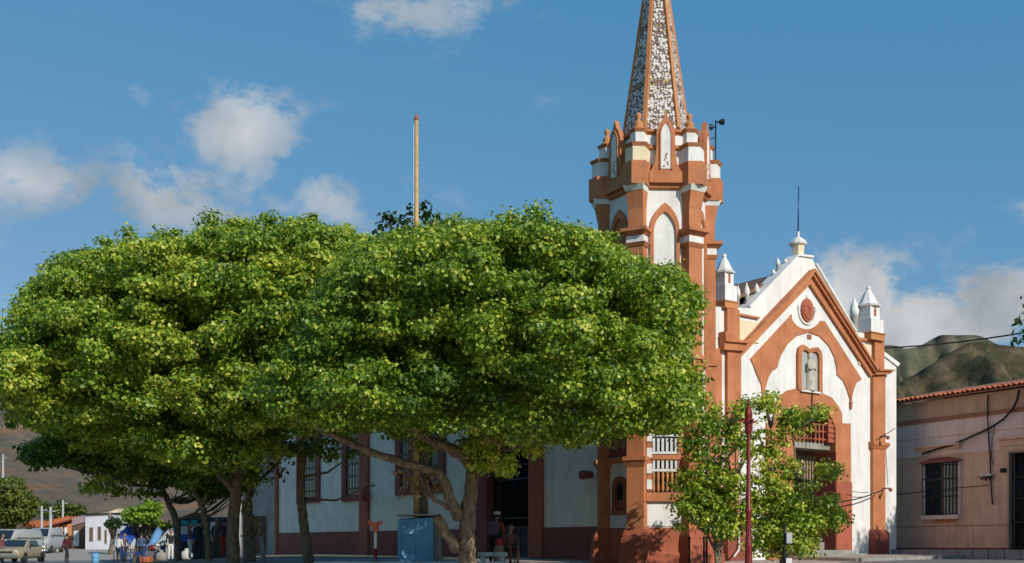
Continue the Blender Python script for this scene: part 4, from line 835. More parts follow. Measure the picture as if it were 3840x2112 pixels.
# big fig in front of the gate
YR = 28.0
polyR = D_([(640,960),(690,900),(760,820),(800,720),(860,640),(940,592),(1020,562),(1100,560),(1180,548),(1290,553),(1390,545),(1470,572),(1540,612),(1600,640),(1660,668),(1720,700),(1768,748),(1775,775),(1750,800),(1728,835),(1716,862),(1742,900),(1758,960),(1752,1015),(1735,1075),(1665,1108),(1560,1110),(1460,1142),(1380,1128),(1290,1138),(1210,1110),(1130,1108),(1040,1118),(960,1102),(870,1110),(800,1095),(730,1080),(650,1035)])
cr_ = lobed(polyR, YR, 4.6, 1.6, 5, .46, .48, 20, .55, 1.1)
# a drooping spray above the gate
rn = random.Random(2)
for i in range(14): q = at(1830+rn.uniform(-60, 70), 1660+rn.uniform(-40, 110), YR-.6+rn.uniform(-.5, .5)); cr_.append((q.x, q.y, q.z, .32, .3, .24, .8))
b = at(1752, 2112, YR); b.z = gz(b.x, b.y)-.05
limbs = [([b, at(1750,2060,YR), at(1748,1990,YR), at(1757,1900,YR), at(1770,1800,YR), at(1775,1735,YR)], .25, .155),
         ([at(1772,1745,YR), at(1725,1700,YR-.2), at(1660,1672,YR-.4), at(1590,1640,YR-.5), at(1500,1560,YR-.6), at(1400,1450,YR-.8)], .19, .07),
         ([at(1775,1740,YR), at(1795,1660,YR+.2), at(1830,1560,YR+.3), at(1880,1430,YR+.2)], .19, .07),
         ([at(1777,1745,YR), at(1850,1690,YR-.4), at(1960,1640,YR-.8), at(2120,1560,YR-1)], .15, .06),
         ([at(1775,1735,YR), at(1780,1600,YR+1), at(1760,1400,YR+1.5)], .17, .07),
         ([at(1720,1940,YR), at(1690,1880,YR-.3), at(1668,1810,YR-.5), at(1640,1770,YR-.6), at(1510,1738,YR-.8), at(1380,1690,YR-1), at(1213,1618,YR-1.2), at(1120,1540,YR-1.3)], .16, .07),
         ([at(1680,1905,YR-.2), at(1640,1880,YR-.4), at(1600,1850,YR-.5), at(1570,1830,YR-.5)], .07, .03),
         ([at(1712,2062,YR-.1), at(1680,2010,YR-.3), at(1636,1936,YR-.5)], .15, .12)]
tree('fig_tree', 'large spreading green tree with a forked pale trunk in front of the church gate', b, cr_, 1620, .116, limbs, 31, shell=.5)
# left fig
YL = 34.5
polyL = D_([(0,868),(42,762),(100,700),(150,648),(205,628),(300,604),(385,584),(470,590),(530,560),(650,560),(790,543),(880,566),(960,600),(1020,650),(1000,760),(960,860),(900,960),(820,1030),(745,1095),(700,1130),(668,1180),(625,1215),(560,1205),(480,1200),(420,1185),(350,1150),(290,1135),(230,1128),(170,1118),(100,1098),(30,1078),(0,1015),(-30,960),(-60,900)])
cl = lobed(polyL, YL, 5.2, 1.8, 8, .52, .55, 20, .55, 1.1)
b = at(876, 2112, YL); b.z = gz(b.x, b.y)-.05
limbs = [([b, at(874,2040,YL), at(876,1960,YL), at(884,1850,YL), at(890,1790,YL)], .22, .17),
         ([at(890,1800,YL), at(930,1740,YL), at(990,1670,YL-.2), at(1060,1560,YL-.4)], .16, .07), ([at(888,1800,YL), at(880,1700,YL+.3), at(860,1560,YL+.6), at(840,1400,YL+.6)], .14, .06),
         ([at(884,1850,YL), at(820,1780,YL-.3), at(720,1690,YL-.6), at(580,1600,YL-.8), at(430,1500,YL-1)], .11, .05), ([at(888,1790,YL), at(950,1640,YL-1), at(1100,1400,YL-1.5)], .15, .06)]
tree('fig_tree', 'broad yellowish-green tree with a straight stout trunk left of the church wall', b, cl, 1250, .134, limbs, 47, shell=.5)
# lower dark limb tree at the far left, leaning trunk
YS = 41.0
polyS = D_([(40,1160),(70,1110),(150,1075),(240,1078),(330,1095),(420,1130),(520,1130),(620,1160),(650,1210),(600,1255),(520,1262),(450,1235),(350,1190),(290,1205),(230,1190),(150,1180),(90,1182)])
cs = crown_clumps(polyS, YS, 2.6, .85, 12, dens=1.3, tint=.22)
for (x, y, rr, tn) in ((395,1795,.8,.85),(470,1790,.75,.8),(350,1830,.6,.75),(530,1790,.7,.7),(440,1840,.7,.6),(560,1850,.7,.4),(610,1760,.9,.3),(520,1730,.9,.25)): q = at(x, y, YS-.8); cs.append((q.x, q.y, q.z, rr, rr, rr*.5, tn))
b = at(668, 2112, YS); b.z = gz(b.x, b.y)-.05
tree('leaning_tree', 'slender tree leaning away from the church with low dark boughs', b, cs, 620, .17, [([b, at(666,2020,YS), at(660,1950,YS), at(630,1880,YS), at(600,1820,YS), at(560,1770,YS)], .14, .1), ([at(600,1820,YS), at(540,1740,YS), at(430,1700,YS), at(280,1690,YS)], .12, .05), ([at(560,1770,YS), at(540,1700,YS), at(500,1600,YS+.5)], .1, .05)], 13, LEAF, BARKG)
# two more thin trunks under the canopy
YT = 38.5; b = at(785, 2112, YT); b.z = gz(b.x, b.y)-.05
ct = [(*at(x, y, YT+.4), r_, r_, r_*.6, tn) for x, y, r_, tn in ((700,1760,.9,.25),(790,1700,1.0,.3),(640,1690,1.0,.2),(850,1800,.6,.3),(740,1850,.5,.35),(900,1700,.9,.3),(820,1640,1.0,.3),(690,1640,1.1,.3))]
tree('thin_tree', 'thin brown tree with a bent trunk behind the stout one', b, ct, 560, .17, [([b, at(782,2030,YT), at(772,1960,YT), at(758,1900,YT), at(735,1850,YT), at(700,1800,YT)], .13, .09), ([at(758,1900,YT), at(790,1830,YT), at(820,1760,YT)], .09, .05)], 17, LEAF, BARK)
YP = 37.0; b = at(938, 2112, YP); b.z = gz(b.x, b.y)-.05
cp = [(*at(x, y, YP-.2), r_, r_, r_*1.1, tn) for x, y, r_, tn in ((925,1895,.30,.8),(940,1850,.34,.7),(925,1800,.30,.75),(955,1950,.22,.6),(1020,1740,.4,.4),(1050,1780,.34,.55),(970,1980,.3,.9),(930,2010,.3,.75),(1060,1690,.4,.3))]
tree('ragged_tree', 'ragged trunk shedding pale dry leaves beside the church end wall', b, cp, 420, .14, [([b, at(935,2030,YP), at(930,1960,YP), at(925,1880,YP)], .22, .18), ([at(925,1890,YP), at(960,1810,YP), at(1040,1740,YP)], .1, .05)], 19, DRY, BARKG, shell=.7)
YQ = 35.0; b = at(1158, 2112, YQ); b.z = gz(b.x, b.y)-.05
cq = [(*at(x, y, YQ), r_, r_, r_*.6, tn) for x, y, r_, tn in ((1090,1690,.7,.45),(1180,1680,.8,.4),(1240,1710,.5,.5),(1330,1700,.4,.3),(1010,1660,.8,.4),(1260,1640,.7,.4),(1390,1820,.14,.3))]
tree('dappled_tree', 'slim leaning tree with dappled bark before the church side windows', b, cq, 620, .16, [([b, at(1150,2040,YQ), at(1138,1950,YQ), at(1130,1870,YQ), at(1128,1790,YQ), at(1135,1690,YQ)], .18, .12)], 23, LEAF, BARK)
# dead twiggy mass hanging in the limb of the big tree
cd = [(*at(x, y, 27.4), r_, r_, r_*1.1, tn) for x, y, r_, tn in ((1530,1790,.4,.5),(1560,1840,.32,.6),(1600,1800,.4,.5),(1500,1750,.3,.4),(1640,1830,.26,.55),(1580,1760,.35,.45))]
t = thing('dead_branch', 'tangle of dry brown leaves hanging on the big tree limb', 'branch', at(1560, 1740, 27.2)); m = MB()
for i in range(9): rn = random.Random(i); m.tube([at(1570, 1735, 27.3), at(1560+rn.uniform(-60, 60), 1780, 27.4), at(1560+rn.uniform(-90, 90), 1870+rn.uniform(-20, 20), 27.4)], [.03, .02, .008], 5)
m.build('twigs', BARKG, t); me = leaves_mesh('dry_leaves', cd, 330, .12, 3, DRY, .8); me.transform(__import__('mathutils').Matrix.Translation(-wloc(t))); link('dry_leaves', me, t)
# dark tree behind, poking above the canopy by the flagpole
YB = 33.5; b = at(1590, 2112, YB); b.z = gz(b.x, b.y)-.05
cb_ = [(*at(x, y, YB), r_, r_, r_*.75, tn) for x, y, r_, tn in ((1560,785,.33,.4),(1590,775,.28,.35),(1540,800,.25,.3),(1600,805,.3,.35),(1450,815,.34,.35),(1480,830,.35,.3),(1520,840,.4,.35),(1425,855,.3,.4),(1640,815,.28,.3),(1620,845,.4,.35),(1560,850,.5,.4),(1490,880,.6,.4),(1590,900,.8,.4),(1500,960,.8,.4),(1410,870,.22,.3))]
tree('slim_tree', 'slim dark-leaved tree poking above the canopy beside the flagpole', b, cb_, 420, .17, [([b, at(1588,1800,YB), at(1570,1400,YB), at(1560,1000,YB), at(1565,800,YB)], .2, .04), ([at(1560,1000,YB), at(1490,880,YB), at(1440,820,YB)], .07, .02), ([at(1562,900,YB), at(1610,840,YB), at(1640,815,YB)], .05, .02)], 29, LEAFD, BARKG, shell=.8, branch=False)
# two young street trees in front of the facade
YV = 29.5
def sapling(base_px, pts, limbs_px, seed, label, n=760, leaf=.11, tint=.5, mat=LEAF):
    rn = random.Random(seed); b = at(base_px, 2112, YV); b.z = gz(b.x, b.y)-.03; c = []
    for x, y, w_, h_, k_ in pts:
        for i in range(int(k_*2.7)): q = at(x+rn.gauss(0, w_*.5), y+rn.gauss(0, h_*.5), YV+rn.uniform(-.8, .8)); r_ = rn.uniform(.2, .46); c.append((q.x, q.y, q.z, r_, r_, r_*.7, min(1, max(0, tint+rn.gauss(0, .22)))))
    tree('young_tree', label, b, c, n, leaf, [([b]+[at(x, y, YV+rn.uniform(-.1, .1)) for x, y in L], r0, r1) for L, r0, r1 in limbs_px], seed, mat, BARKG, shell=.75)
sapling(2690, [(2650,1550,60,70,5),(2700,1620,80,80,7),(2620,1700,60,60,5),(2660,1790,90,80,12),(2600,1850,60,60,8),(2680,1900,90,70,14),(2740,1820,50,80,6),(2640,1960,90,50,12),(2720,1980,60,50,6),(2780,1560,50,60,3),(2590,1910,40,30,5),(2800,1700,30,60,3),(2800,1850,35,80,5),(2790,1960,35,60,4)],
        [([(2688,2060),(2680,2000),(2660,1900),(2650,1750),(2660,1600)], .09, .025), ([(2700,2060),(2720,1980),(2740,1800),(2720,1620)], .07, .02), ([(2680,2060),(2650,2000),(2610,1900)], .06, .02)], 51, 'young street tree with a thick leafy base beside the tower window', tint=.52)
sapling(2935, [(2870,1530,50,50,4),(2960,1580,60,50,5),(2900,1680,80,70,6),(2880,1790,60,60,6),(2960,1760,50,60,4),(2900,1880,90,70,13),(2990,1880,60,60,8),(2960,1960,90,60,14),(3040,1970,40,50,8),(2900,2030,80,50,10),(3010,2040,60,40,8),(3100,1760,35,15,4),(3130,1770,30,15,2),(3090,1900,40,30,5),(3130,1940,40,25,4),(2990,1560,40,40,3),(3060,1560,25,30,2)],
        [([(2930,2060),(2920,1960),(2900,1800),(2890,1600)], .08, .02), ([(2940,2060),(2970,1960),(2990,1800),(2970,1600)], .07, .02), ([(2940,2000),(3020,1900),(3090,1780)], .05, .02)], 57, 'young bushy tree with bright leaves in front of the church portal', tint=.68)
# branch reaching in from a tree standing beyond the picture's edge
bq = at(4050, 2112, 24); bq.z = gz(bq.x, bq.y)
ce = [(*at(x, y, 24), r_, r_, r_*.8, tn) for x, y, r_, tn in ((3815,1215,.14,.2),(3840,1260,.2,.2),(3810,1285,.12,.3),(3870,1190,.3,.3),(3920,1250,.5,.3),(4000,1150,.8,.4),(4100,1200,1.0,.4),(4200,1100,1.1,.4),(4080,1010,.9,.5),(4320,1220,1.0,.4),(4250,950,.9,.5))]
tree('offframe_tree', 'dark leafy branch tip of a tree reaching over the pink house street', bq, ce, 420, .17, [([bq, at(4060,1800,24), at(4080,1500,24), at(4100,1150,24)], .2, .08), ([at(4080,1400,24), at(4000,1250,24), at(3850,1235,24)], .06, .015)], 61, LEAFD, BARKG, branch=False)

# unseen tree added past the pink house to cast shade on the facade foot
bq = Vector((26.6, 29.5, gz(26.6, 29.5))); rn = random.Random(9); cg = []
for i in range(46):
    d = Vector((rn.gauss(0, 1), rn.gauss(0, 1), rn.gauss(0, 1))).normalized()*rn.uniform(.5, 1.0); cg.append((bq.x+d.x*3.0, bq.y+d.y*3.0, 9.6+d.z*2.6, 1.0, 1.0, .65, .5))
tree('offframe_tree', 'tall unseen tree added past the pink house to shade the facade', bq, cg, 420, .2, [([bq, bq+Vector((.1, 0, 3)), bq+Vector((0, .1, 6)), bq+Vector((0, 0, 8.5))], .26, .12)], 67, LEAF, BARKG)

# ------------------------------------------------------------------ street furniture
fp = at(1562, 2112, 33.0); fz = gz(fp.x, fp.y); top = at(1562, 432, 33.0).z
t = thing('flagpole', 'tall yellowish flagpole rising above the tree canopy', 'flagpole', (fp.x, fp.y, fz))
m = MB(); m.tube([(fp.x, fp.y, fz), (fp.x, fp.y, 8), (fp.x, fp.y, top-.15)], [.085, .075, .058], 10); m.build('pole', YELP, t)
m = MB(); m.lathe((fp.x, fp.y, top-.17), [(.06, 0), (.075, .02), (.075, .1), (.045, .14), (.03, .2), (.0, .21)], 10); m.build('truck_cap', BANDBR, t)
m = MB(); m.tube([(fp.x-.085, fp.y, top-.3), (fp.x-.09, fp.y, 5), (fp.x-.09, fp.y, fz+1.2)], .008, 5); m.build('halyard', WHITEM, t)
# red lamp post before the facade
YK = 26.0; lp = at(2807, 2112, YK); lz = gz(lp.x, lp.y); lt = at(2807, 1492, YK).z
t = thing('lamp_post', 'dark red iron lamp post with pointed lantern before the church portal', 'lamp post', (lp.x, lp.y, lz))
m = MB(); m.lathe((lp.x, lp.y, 0), [(.12, lz-.1), (.12, lz+.15), (.1, lz+.25), (.075, lz+.8), (.09, lz+.85), (.07, lz+.92), (.065, lz+1.6), (.08, lz+1.64), (.08, lz+1.7), (.06, lz+1.76), (.042, lt-.85), (.04, lt-.8)], 14, smooth=True); m.build('shaft', REDM, t)
m = MB(); m.lathe((lp.x, lp.y, lt), [(.07, -.85), (.085, -.78), (.1, -.62), (.12, -.58), (.085, -.5), (.10, -.38), (.07, -.26), (.02, -.2), (.015, 0)], 10); m.build('lantern_head', REDM, t)
m = MB()
for a in range(4): d = Vector((math.cos(a*math.pi/2+.3), math.sin(a*math.pi/2+.3), 0)); c = Vector((lp.x, lp.y, lt-.55)); m.tube([c+d*.06, c+d*.16+Vector((0, 0, -.02)), c+d*.25+Vector((0, 0, .03))], [.035, .03, .012], 6)
m.build('collar', REDM, t)
# slim post with lantern by the side wall
YO = 30.0; op = at(1408, 2112, YO); oz = gz(op.x, op.y); ot = at(1408, 1955, YO).z
t = thing('lamp_post', 'short red and white post with an orange lantern before the side windows', 'lamp post', (op.x, op.y, oz))
m = MB(); m.m = 0; m.tube([(op.x, op.y, oz-.05), (op.x, op.y, ot-.75)], [.06, .05], 8); m.m = 1; m.tube([(op.x, op.y, ot-.75), (op.x, op.y, ot-.24)], [.045, .04], 8); m.build('shaft', [REDM, WHITEM], t)
m = MB(); m.lathe((op.x, op.y, ot-.3), [(.04, 0), (.1, .1), (.07, .14), (.1, .16), (.13, .26), (.05, .28)], 6); m.build('lantern', ORNGP, t)
for s in (-1, 1): m = MB(); m.hexa([(op.x+s*.03, op.y-.03, ot-.18), (op.x+s*.03, op.y+.03, ot-.18), (op.x+s*.2, op.y+.03, ot-.06), (op.x+s*.2, op.y-.03, ot-.06), (op.x+s*.05, op.y-.02, ot-.02), (op.x+s*.05, op.y+.02, ot-.02), (op.x+s*.19, op.y+.02, ot+.02), (op.x+s*.19, op.y-.02, ot+.02)]); m.build('wing', ORNGP, t)
# blue kiosk under a tarpaulin
YKI = 32.5; ka = at(1492, 1950, YKI); kb = at(1624, 1940, YKI); kz = gz(ka.x, YKI)
t = thing('kiosk', 'plain blue sheet-covered kiosk standing beside the big forked tree', 'kiosk', ((ka.x+kb.x)/2, YKI, kz))
w_ = kb.x-ka.x; n = 13; vs = []; fs = []
for j in range(2):
    for i in range(n+1):
        x = ka.x+w_*i/n; y = YKI-.03*math.sin(i*1.9)-.02*math.cos(i*.7)
        vs += [(x, y+j*.9, kz-.05), (x, y+j*.9, lerp(ka.z, kb.z, i/n)+j*.06)]
for i in range(n): a = 2*i; b_ = 2*(n+1)+2*i; fs += [(a, a+2, a+3, a+1), (b_, b_+1, b_+3, b_+2), (a+1, a+3, b_+3, b_+1)]
fs += [(0, 1, 2*(n+1)+1, 2*(n+1)), (2*n, 2*(n+1)+2*n, 2*(n+1)+2*n+1, 2*n+1)]
m = MB(); m.add(vs, fs); m.build('sheet', PALEB, t)
m = MB(); m.box(((ka.x+kb.x)/2, YKI+.45, kb.z+.07), (w_+.1, 1.0, .05)); m.build('lid', GREYM, t)
pp = at(1640, 1960, 32.8); m = MB(); pz_ = gz(pp.x, pp.y)
m.lathe((pp.x, pp.y, 0), [(.2, pz_-.05), (.2, pz_+.3), (.15, pz_+.35), (.14, pp.z-.1), (.19, pp.z-.05), (.19, pp.z+.03), (.02, pp.z+.2)], 4, .5); tag(m.build('stone_pillar', STONE), 'weathered grey stone pillar with pointed cap beside the blue kiosk', 'pillar')
# pale concrete bench
YN = 30.5; a = at(1792, 2072, YN); b_ = at(1903, 2072, YN); bz0 = gz(a.x, YN); 
t = thing('bench', 'worn pale blue concrete bench beside the big forked trunk', 'bench', ((a.x+b_.x)/2, YN, bz0))
m = MB(); m.box(((a.x+b_.x)/2, YN, a.z-.05), (b_.x-a.x, .5, .12)); m.build('seat', plaster('worn_blue_paint', (.42,.50,.50), (.20,.22,.19), scale=5, streak=.5), t, .015)
for s in (.18, .82): m = MB(); m.box((lerp(a.x, b_.x, s), YN, (a.z-.11+bz0)/2-.02), (.14, .4, a.z-.11-bz0+.08)); m.build('leg', CONC, t)
# low plaza wall
la, lb = at(1175, 2107, 29.6), at(1905, 2107, 29.6); m = MB()
m.box(((la.x+lb.x)/2, 29.8, la.z-.3), (lb.x-la.x, .3, .6)); tag(m.build('low_wall', plaster('pale_blue_limewash', (.40,.50,.55), (.28,.34,.37), scale=2, streak=.4)), 'low pale blue plaza wall at the foot of the big tree', 'wall')
# post with a pale meter box
mp2 = at(2942, 1962, 28.0); mz = gz(mp2.x, mp2.y); t = thing('meter_post', 'thin black post carrying a pale meter box before the portal', 'post', (mp2.x, mp2.y, mz))
m = MB(); m.tube([(mp2.x, mp2.y, mz), (mp2.x, mp2.y, mp2.z)], .035, 8); m.build('pole', IRON, t)
m = MB(); m.box((mp2.x+.1, mp2.y-.04, mp2.z-.38), (.15, .12, .28)); m.build('box', CONC, t, .015); m = MB(); m.box((mp2.x+.1, mp2.y-.02, mz+.2), (.15, .1, .5)); m.build('number_panel', WHITEM, t)
# dark railings at the tower foot
for i, px in enumerate((2585, 2640, 2650)):
    q = at(px, 2010, 32.2); z = gz(q.x, q.y); m = MB(); m.lathe((q.x, q.y, 0), [(.05, z-.05), (.045, z+.1), (.03, z+.15), (.03, q.z-.1), (.045, q.z-.06), (.01, q.z)], 8); tag(m.build('rail_post', IRON), 'thin black rail post at the foot of the tower', 'post', 'rail posts at the tower foot')
wp = at(990, 2010, 37.5); z = gz(wp.x, wp.y); m = MB(); m.tube([(wp.x, wp.y, z-.05), (wp.x-.06, wp.y, (z+wp.z)/2), (wp.x-.12, wp.y, wp.z)], [.09, .075, .06], 8); tag(m.build('marker_post', CONC), 'slightly tilted white marker post beside the church end corner', 'post')
# ------------------------------------------------------------------ far town at the left
def hbox(name, label, px0, px1, ytop0, ytop1, ybase, Y, deep, wall_m, cat='house'):
    """a house front seen square on at distance Y; returns thing, frame, width"""
    a = at(px0, ybase, Y); b = at(px1, ybase, Y); fr = Frame(px0, Y, 1, 0, 0, -1); t = thing(name, label, cat, ((a.x+b.x)/2, Y, a.z)); w_ = b.x-a.x
    za, zb = at(px0, ytop0, Y).z, at(px0, ytop1, Y).z; m = MB(); m.prism(fr, [(0, a.z-.6), (w_, a.z-.6), (w_, zb), (0, za)], -deep, 0); m.build('wall', wall_m, t)
    return t, fr, w_, za, zb, a.z
def zl(x, y): return ZL(x, y)
# white house
x0, x1 = zl(982, 0)[0], zl(1272, 0)[0]
t, fr, w_, za, zb, z0 = hbox('white_house', 'small plain white house with three narrow windows below the dry hill', x0, x1, zl(0, 868)[1], zl(0, 852)[1], zl(0, 1252)[1], 98, 9, plaster('far_white_render', (.62,.62,.66), (.55,.55,.58), streak=.2))
m = MB(); m.prism(fr, [(-.15, za), (w_+.1, zb), (w_+.1, zb+.12), (-.15, za+.12)], -9.1, .2); m.build('roof', DARK, t)
m = MB(); q = fr.many([zl(1110,858), zl(1365,835), zl(1365,790), zl(1240,832), zl(1110,845)], -3); m.prism(fr, q, -5, -3); m.build('parapet', CREAM, t)
for a, b, c, d in ((1034,1070,1010,1162), (1130,1162,1000,1152), (1208,1228,1040,1190)):
    u0_, zt_ = fr.uz(*zl(a, c)); u1_, zb_ = fr.uz(*zl(b, d)); m = MB(); m.plate(fr, u0_-.05, u1_+.05, zb_-.05, zt_+.05, -.02, .05); wi = m.build('window', CONC, t); m = MB(); m.plate(fr, u0_, u1_, zb_, zt_, .04, .07); m.build('shutter', WOOD, wi)
# brown house with a pale door
x0, x1 = zl(826, 0)[0], zl(978, 0)[0]
t, fr, w_, za, zb, z0 = hbox('brown_house', 'dark brown house front with one pale door beside the white house', x0, x1, zl(0, 985)[1], zl(0, 940)[1], zl(0, 1245)[1], 101, 8, plaster('dark_brown_render', (.14,.085,.055), (.10,.06,.04)))
m = MB(); m.prism(fr, fr.many([zl(826,990), zl(978,942), zl(978,868), zl(838,900)]), -.6, .12); m.build('roof', plaster('mauve_roof', (.36,.26,.27), (.28,.2,.2)), t)
u0_, zt_ = fr.uz(*zl(852, 1045)); u1_, zb_ = fr.uz(*zl(912, 1222)); m = MB(); m.plate(fr, u0_, u1_, zb_, zt_, 0, .08); dr = m.build('door', WHITEM, t); m = MB(); m.plate(fr, u0_+.2, u1_-.2, zb_+.4, zt_-.4, .08, .11); m.build('panel', CONC, dr)
# orange house with clay roof
x0, x1 = zl(560, 0)[0], zl(826, 0)[0]
t, fr, w_, za, zb, z0 = hbox('orange_house', 'orange house with sloping clay tile roof and white pillars', x0, x1, zl(0, 1000)[1], zl(0, 960)[1], zl(0, 1245)[1], 104, 8, OCHRE_L)
m = MB(); m.prism(fr, fr.many([zl(545,1000), zl(838,920), zl(838,878), zl(700,905), zl(560,960)]), -6, .9); rf = m.build('roof', TILE, t)
m = MB(); m.prism(fr, fr.many([zl(600,1000), zl(838,935), zl(838,918), zl(600,985)]), .9, 1.0); m.build('eave_board', DKRED, rf)
for x in (690, 735, 790): u_, _ = fr.uz(*zl(x, 1000)); m = MB(); m.plate(fr, u_-.1, u_+.1, z0-.3, zb-.4, .5, .7); m.build('pillar', WHITE, t)
u0_, zt_ = fr.uz(*zl(650, 1125)); u1_, zb_ = fr.uz(*zl(710, 1240)); m = MB(); m.plate(fr, u0_, u1_, zb_, zt_, 0, .06); m.build('door', DARK, t)
# second clay-roofed house
x0, x1 = zl(300, 0)[0], zl(560, 0)[0]
t, fr, w_, za, zb, z0 = hbox('low_house', 'low house with bright orange tile roof and yellow eaves band', x0, x1, zl(0, 1010)[1], zl(0, 1005)[1], zl(0, 1240)[1], 112, 8, plaster('yellow_render', (.55,.45,.08), (.45,.36,.07)))
m = MB(); m.prism(fr, fr.many([zl(300,962), zl(470,925), zl(560,930), zl(560,1005), zl(300,1005)]), -6, .8); m.build('roof', TILE, t)
for x in (340, 400, 470, 520): u_, zt_ = fr.uz(*zl(x, 1075)); m = MB(); m.plate(fr, u_-.5, u_+.5, z0, zt_, 0, .06); m.build('doorway', CONC, t)
# painted wall with poster
x0, x1 = zl(565, 0)[0], zl(655, 0)[0]; t, fr, w_, za, zb, z0 = hbox('painted_wall', 'short pale wall with a red painted patch behind the motorcycle', x0, x1, zl(0, 1120)[1], zl(0, 1120)[1], zl(0, 1275)[1], 92, .3, CREAM, 'wall')
m = MB(); m.plate(fr, .1, w_*.45, z0+.3, zb-.5, 0, .02); m.build('painted_patch', plain('faded_red_paint', (.6,.14,.08), .8), t)
# shop with blackish walls and teal fascia under the trees
x0, x1 = ZM(470, 0)[0], ZM(1000, 0)[0]; t, fr, w_, za, zb, z0 = hbox('market_shop', 'dark market shop with teal fascia boards and blue cloth front', x0, x1, ZM(0, 940)[1], ZM(0, 940)[1], ZM(0, 1300)[1], 72, 5, plaster('blackish_wall', (.05,.05,.05), (.03,.03,.03)), 'shop')
for a, b, c, d, mt, nm in ((498,572,975,1022,TEAL,'fascia_board'),(600,706,972,1022,TEAL,'fascia_board'),(495,565,1035,1118,PINKL,'poster'),(600,708,1032,1100,PINKL,'poster'),(494,712,1118,1195,BLUET,'cloth_front'),(800,860,990,1080,PINKL,'poster'),(905,948,1030,1110,CLOTHW,'poster'),(805,862,1105,1190,CLOTHW,'poster')):
    u0_, zt_ = fr.uz(*ZM(a, c)); u1_, zb_ = fr.uz(*ZM(b, d)); m = MB(); m.plate(fr, u0_, u1_, zb_, zt_, 0, .05 if nm != 'cloth_front' else .12); m.build(nm, mt, t)
# end house behind the church
x0, x1 = 885, 1046; t, fr, w_, za, zb, z0 = hbox('end_house', 'sun-dappled pale house wall joining the far end of the church', x0, x1, 1560, 1560, 2075, 62, 8, plaster('dirty_pink_render', (.55,.48,.43), (.40,.35,.31), streak=.5, streak_col=(.15,.13,.11)))
m = MB(); m.plate(fr, -.3, w_+.3, za, za+.2, -8, .5); m.build('roof', TILE, t); m = MB(); m.plate(fr, .9, 1.7, z0+.0, z0+2.1, 0, .06); m.build('door', WOOD, t)
# utility poles
for px, yt, yb, Y, lab in ((zl(35,0)[0], zl(0,165)[1], 2070, 120, 'pale street light pole rising above the round tree'), (zl(481,0)[0], zl(0,760)[1], 2070, 95, 'pale concrete pole standing in front of the low tiled house'), (zl(582,0)[0], zl(0,772)[1], 2075, 90, 'concrete pole in front of the orange house wall'), (zl(724,0)[0], zl(0,690)[1], 2050, 110, 'slim pole rising behind the orange tile roof')):
    tp = at(px, yt, Y); z = gz(tp.x, tp.y); t = thing('utility_pole', lab, 'pole', (tp.x, tp.y, z)); m = MB(); m.tube([(tp.x, tp.y, z-.1), (tp.x, tp.y, tp.z)], [.15, .09], 8); m.build('shaft', CONC, t)
    m = MB(); m.tube([(tp.x-.5, tp.y, tp.z-.35), (tp.x+.5, tp.y, tp.z-.35)], .05, 6); m.build('crossarm', GREYM, t)
# far trees
def far_tree(label, poly, Y, depth, r, seed, base_px, mat=LEAFF, tint=.5, leaf=.32, n=150, group='trees of the far town'):
    c = crown_clumps(poly, Y, depth, r, seed, dens=1.2, tint=tint); b = at(base_px, 2060, Y); b.z = gz(b.x, b.y)-.1; zc = min(q[2] for q in c)
    tree('town_tree', label, b, c, n, leaf, [([b, (b.x+.2, b.y, lerp(b.z, zc, .6)), (b.x-.1, b.y, zc+1.2)], .25, .14)], seed, mat, BARKG, group=group)
far_tree('round golden-green tree shading the parked cars', [zl(*p) for p in ((-160,470),(0,415),(130,425),(230,470),(300,540),(360,620),(430,690),(478,760),(480,830),(430,880),(330,930),(250,985),(120,1010),(0,1010),(-160,1000))], 105, 5, 1.7, 71, zl(40,0)[0])
far_tree('olive tree row behind the orange tile roof', [zl(*p) for p in ((590,800),(640,740),(720,700),(820,720),(930,740),(1000,790),(1010,850),(900,880),(700,900),(600,880))], 150, 5, 2.2, 73, zl(800,0)[0], tint=.35, leaf=.42, n=90)
far_tree('small dark tree beside the low tiled house', [zl(*p) for p in ((470,720),(540,700),(590,740),(600,830),(560,900),(480,900))], 140, 3, 1.6, 74, zl(530,0)[0], tint=.25, leaf=.4, n=90)
far_tree('dark clipped tree in front of the white house', [zl(*p) for p in ((1205,960),(1240,905),(1310,895),(1390,900),(1400,980),(1350,1020),(1270,1030),(1215,1010))], 84, 1.6, .8, 75, zl(1275,0)[0], LEAFD, .4, .2, 300)
far_tree('bright lime-green tree over the market stalls', [zl(*p) for p in ((1400,880),(1430,800),(1500,750),(1600,745),(1700,690),(1800,685),(1860,720),(1850,850),(1800,950),(1700,990),(1560,985),(1450,975))], 66, 2.2, .9, 76, zl(1560,0)[0], LEAFB, .6, .2, 320)
far_tree('dark undergrowth tree shading the market stalls', [zl(*p) for p in ((1420,960),(1560,985),(1700,985),(1850,930),(1980,950),(2050,1020),(1900,1050),(1700,1060),(1560,1050),(1440,1030))], 69, 2.0, .8, 77, zl(1750,0)[0], LEAFD, .3, .2, 300)

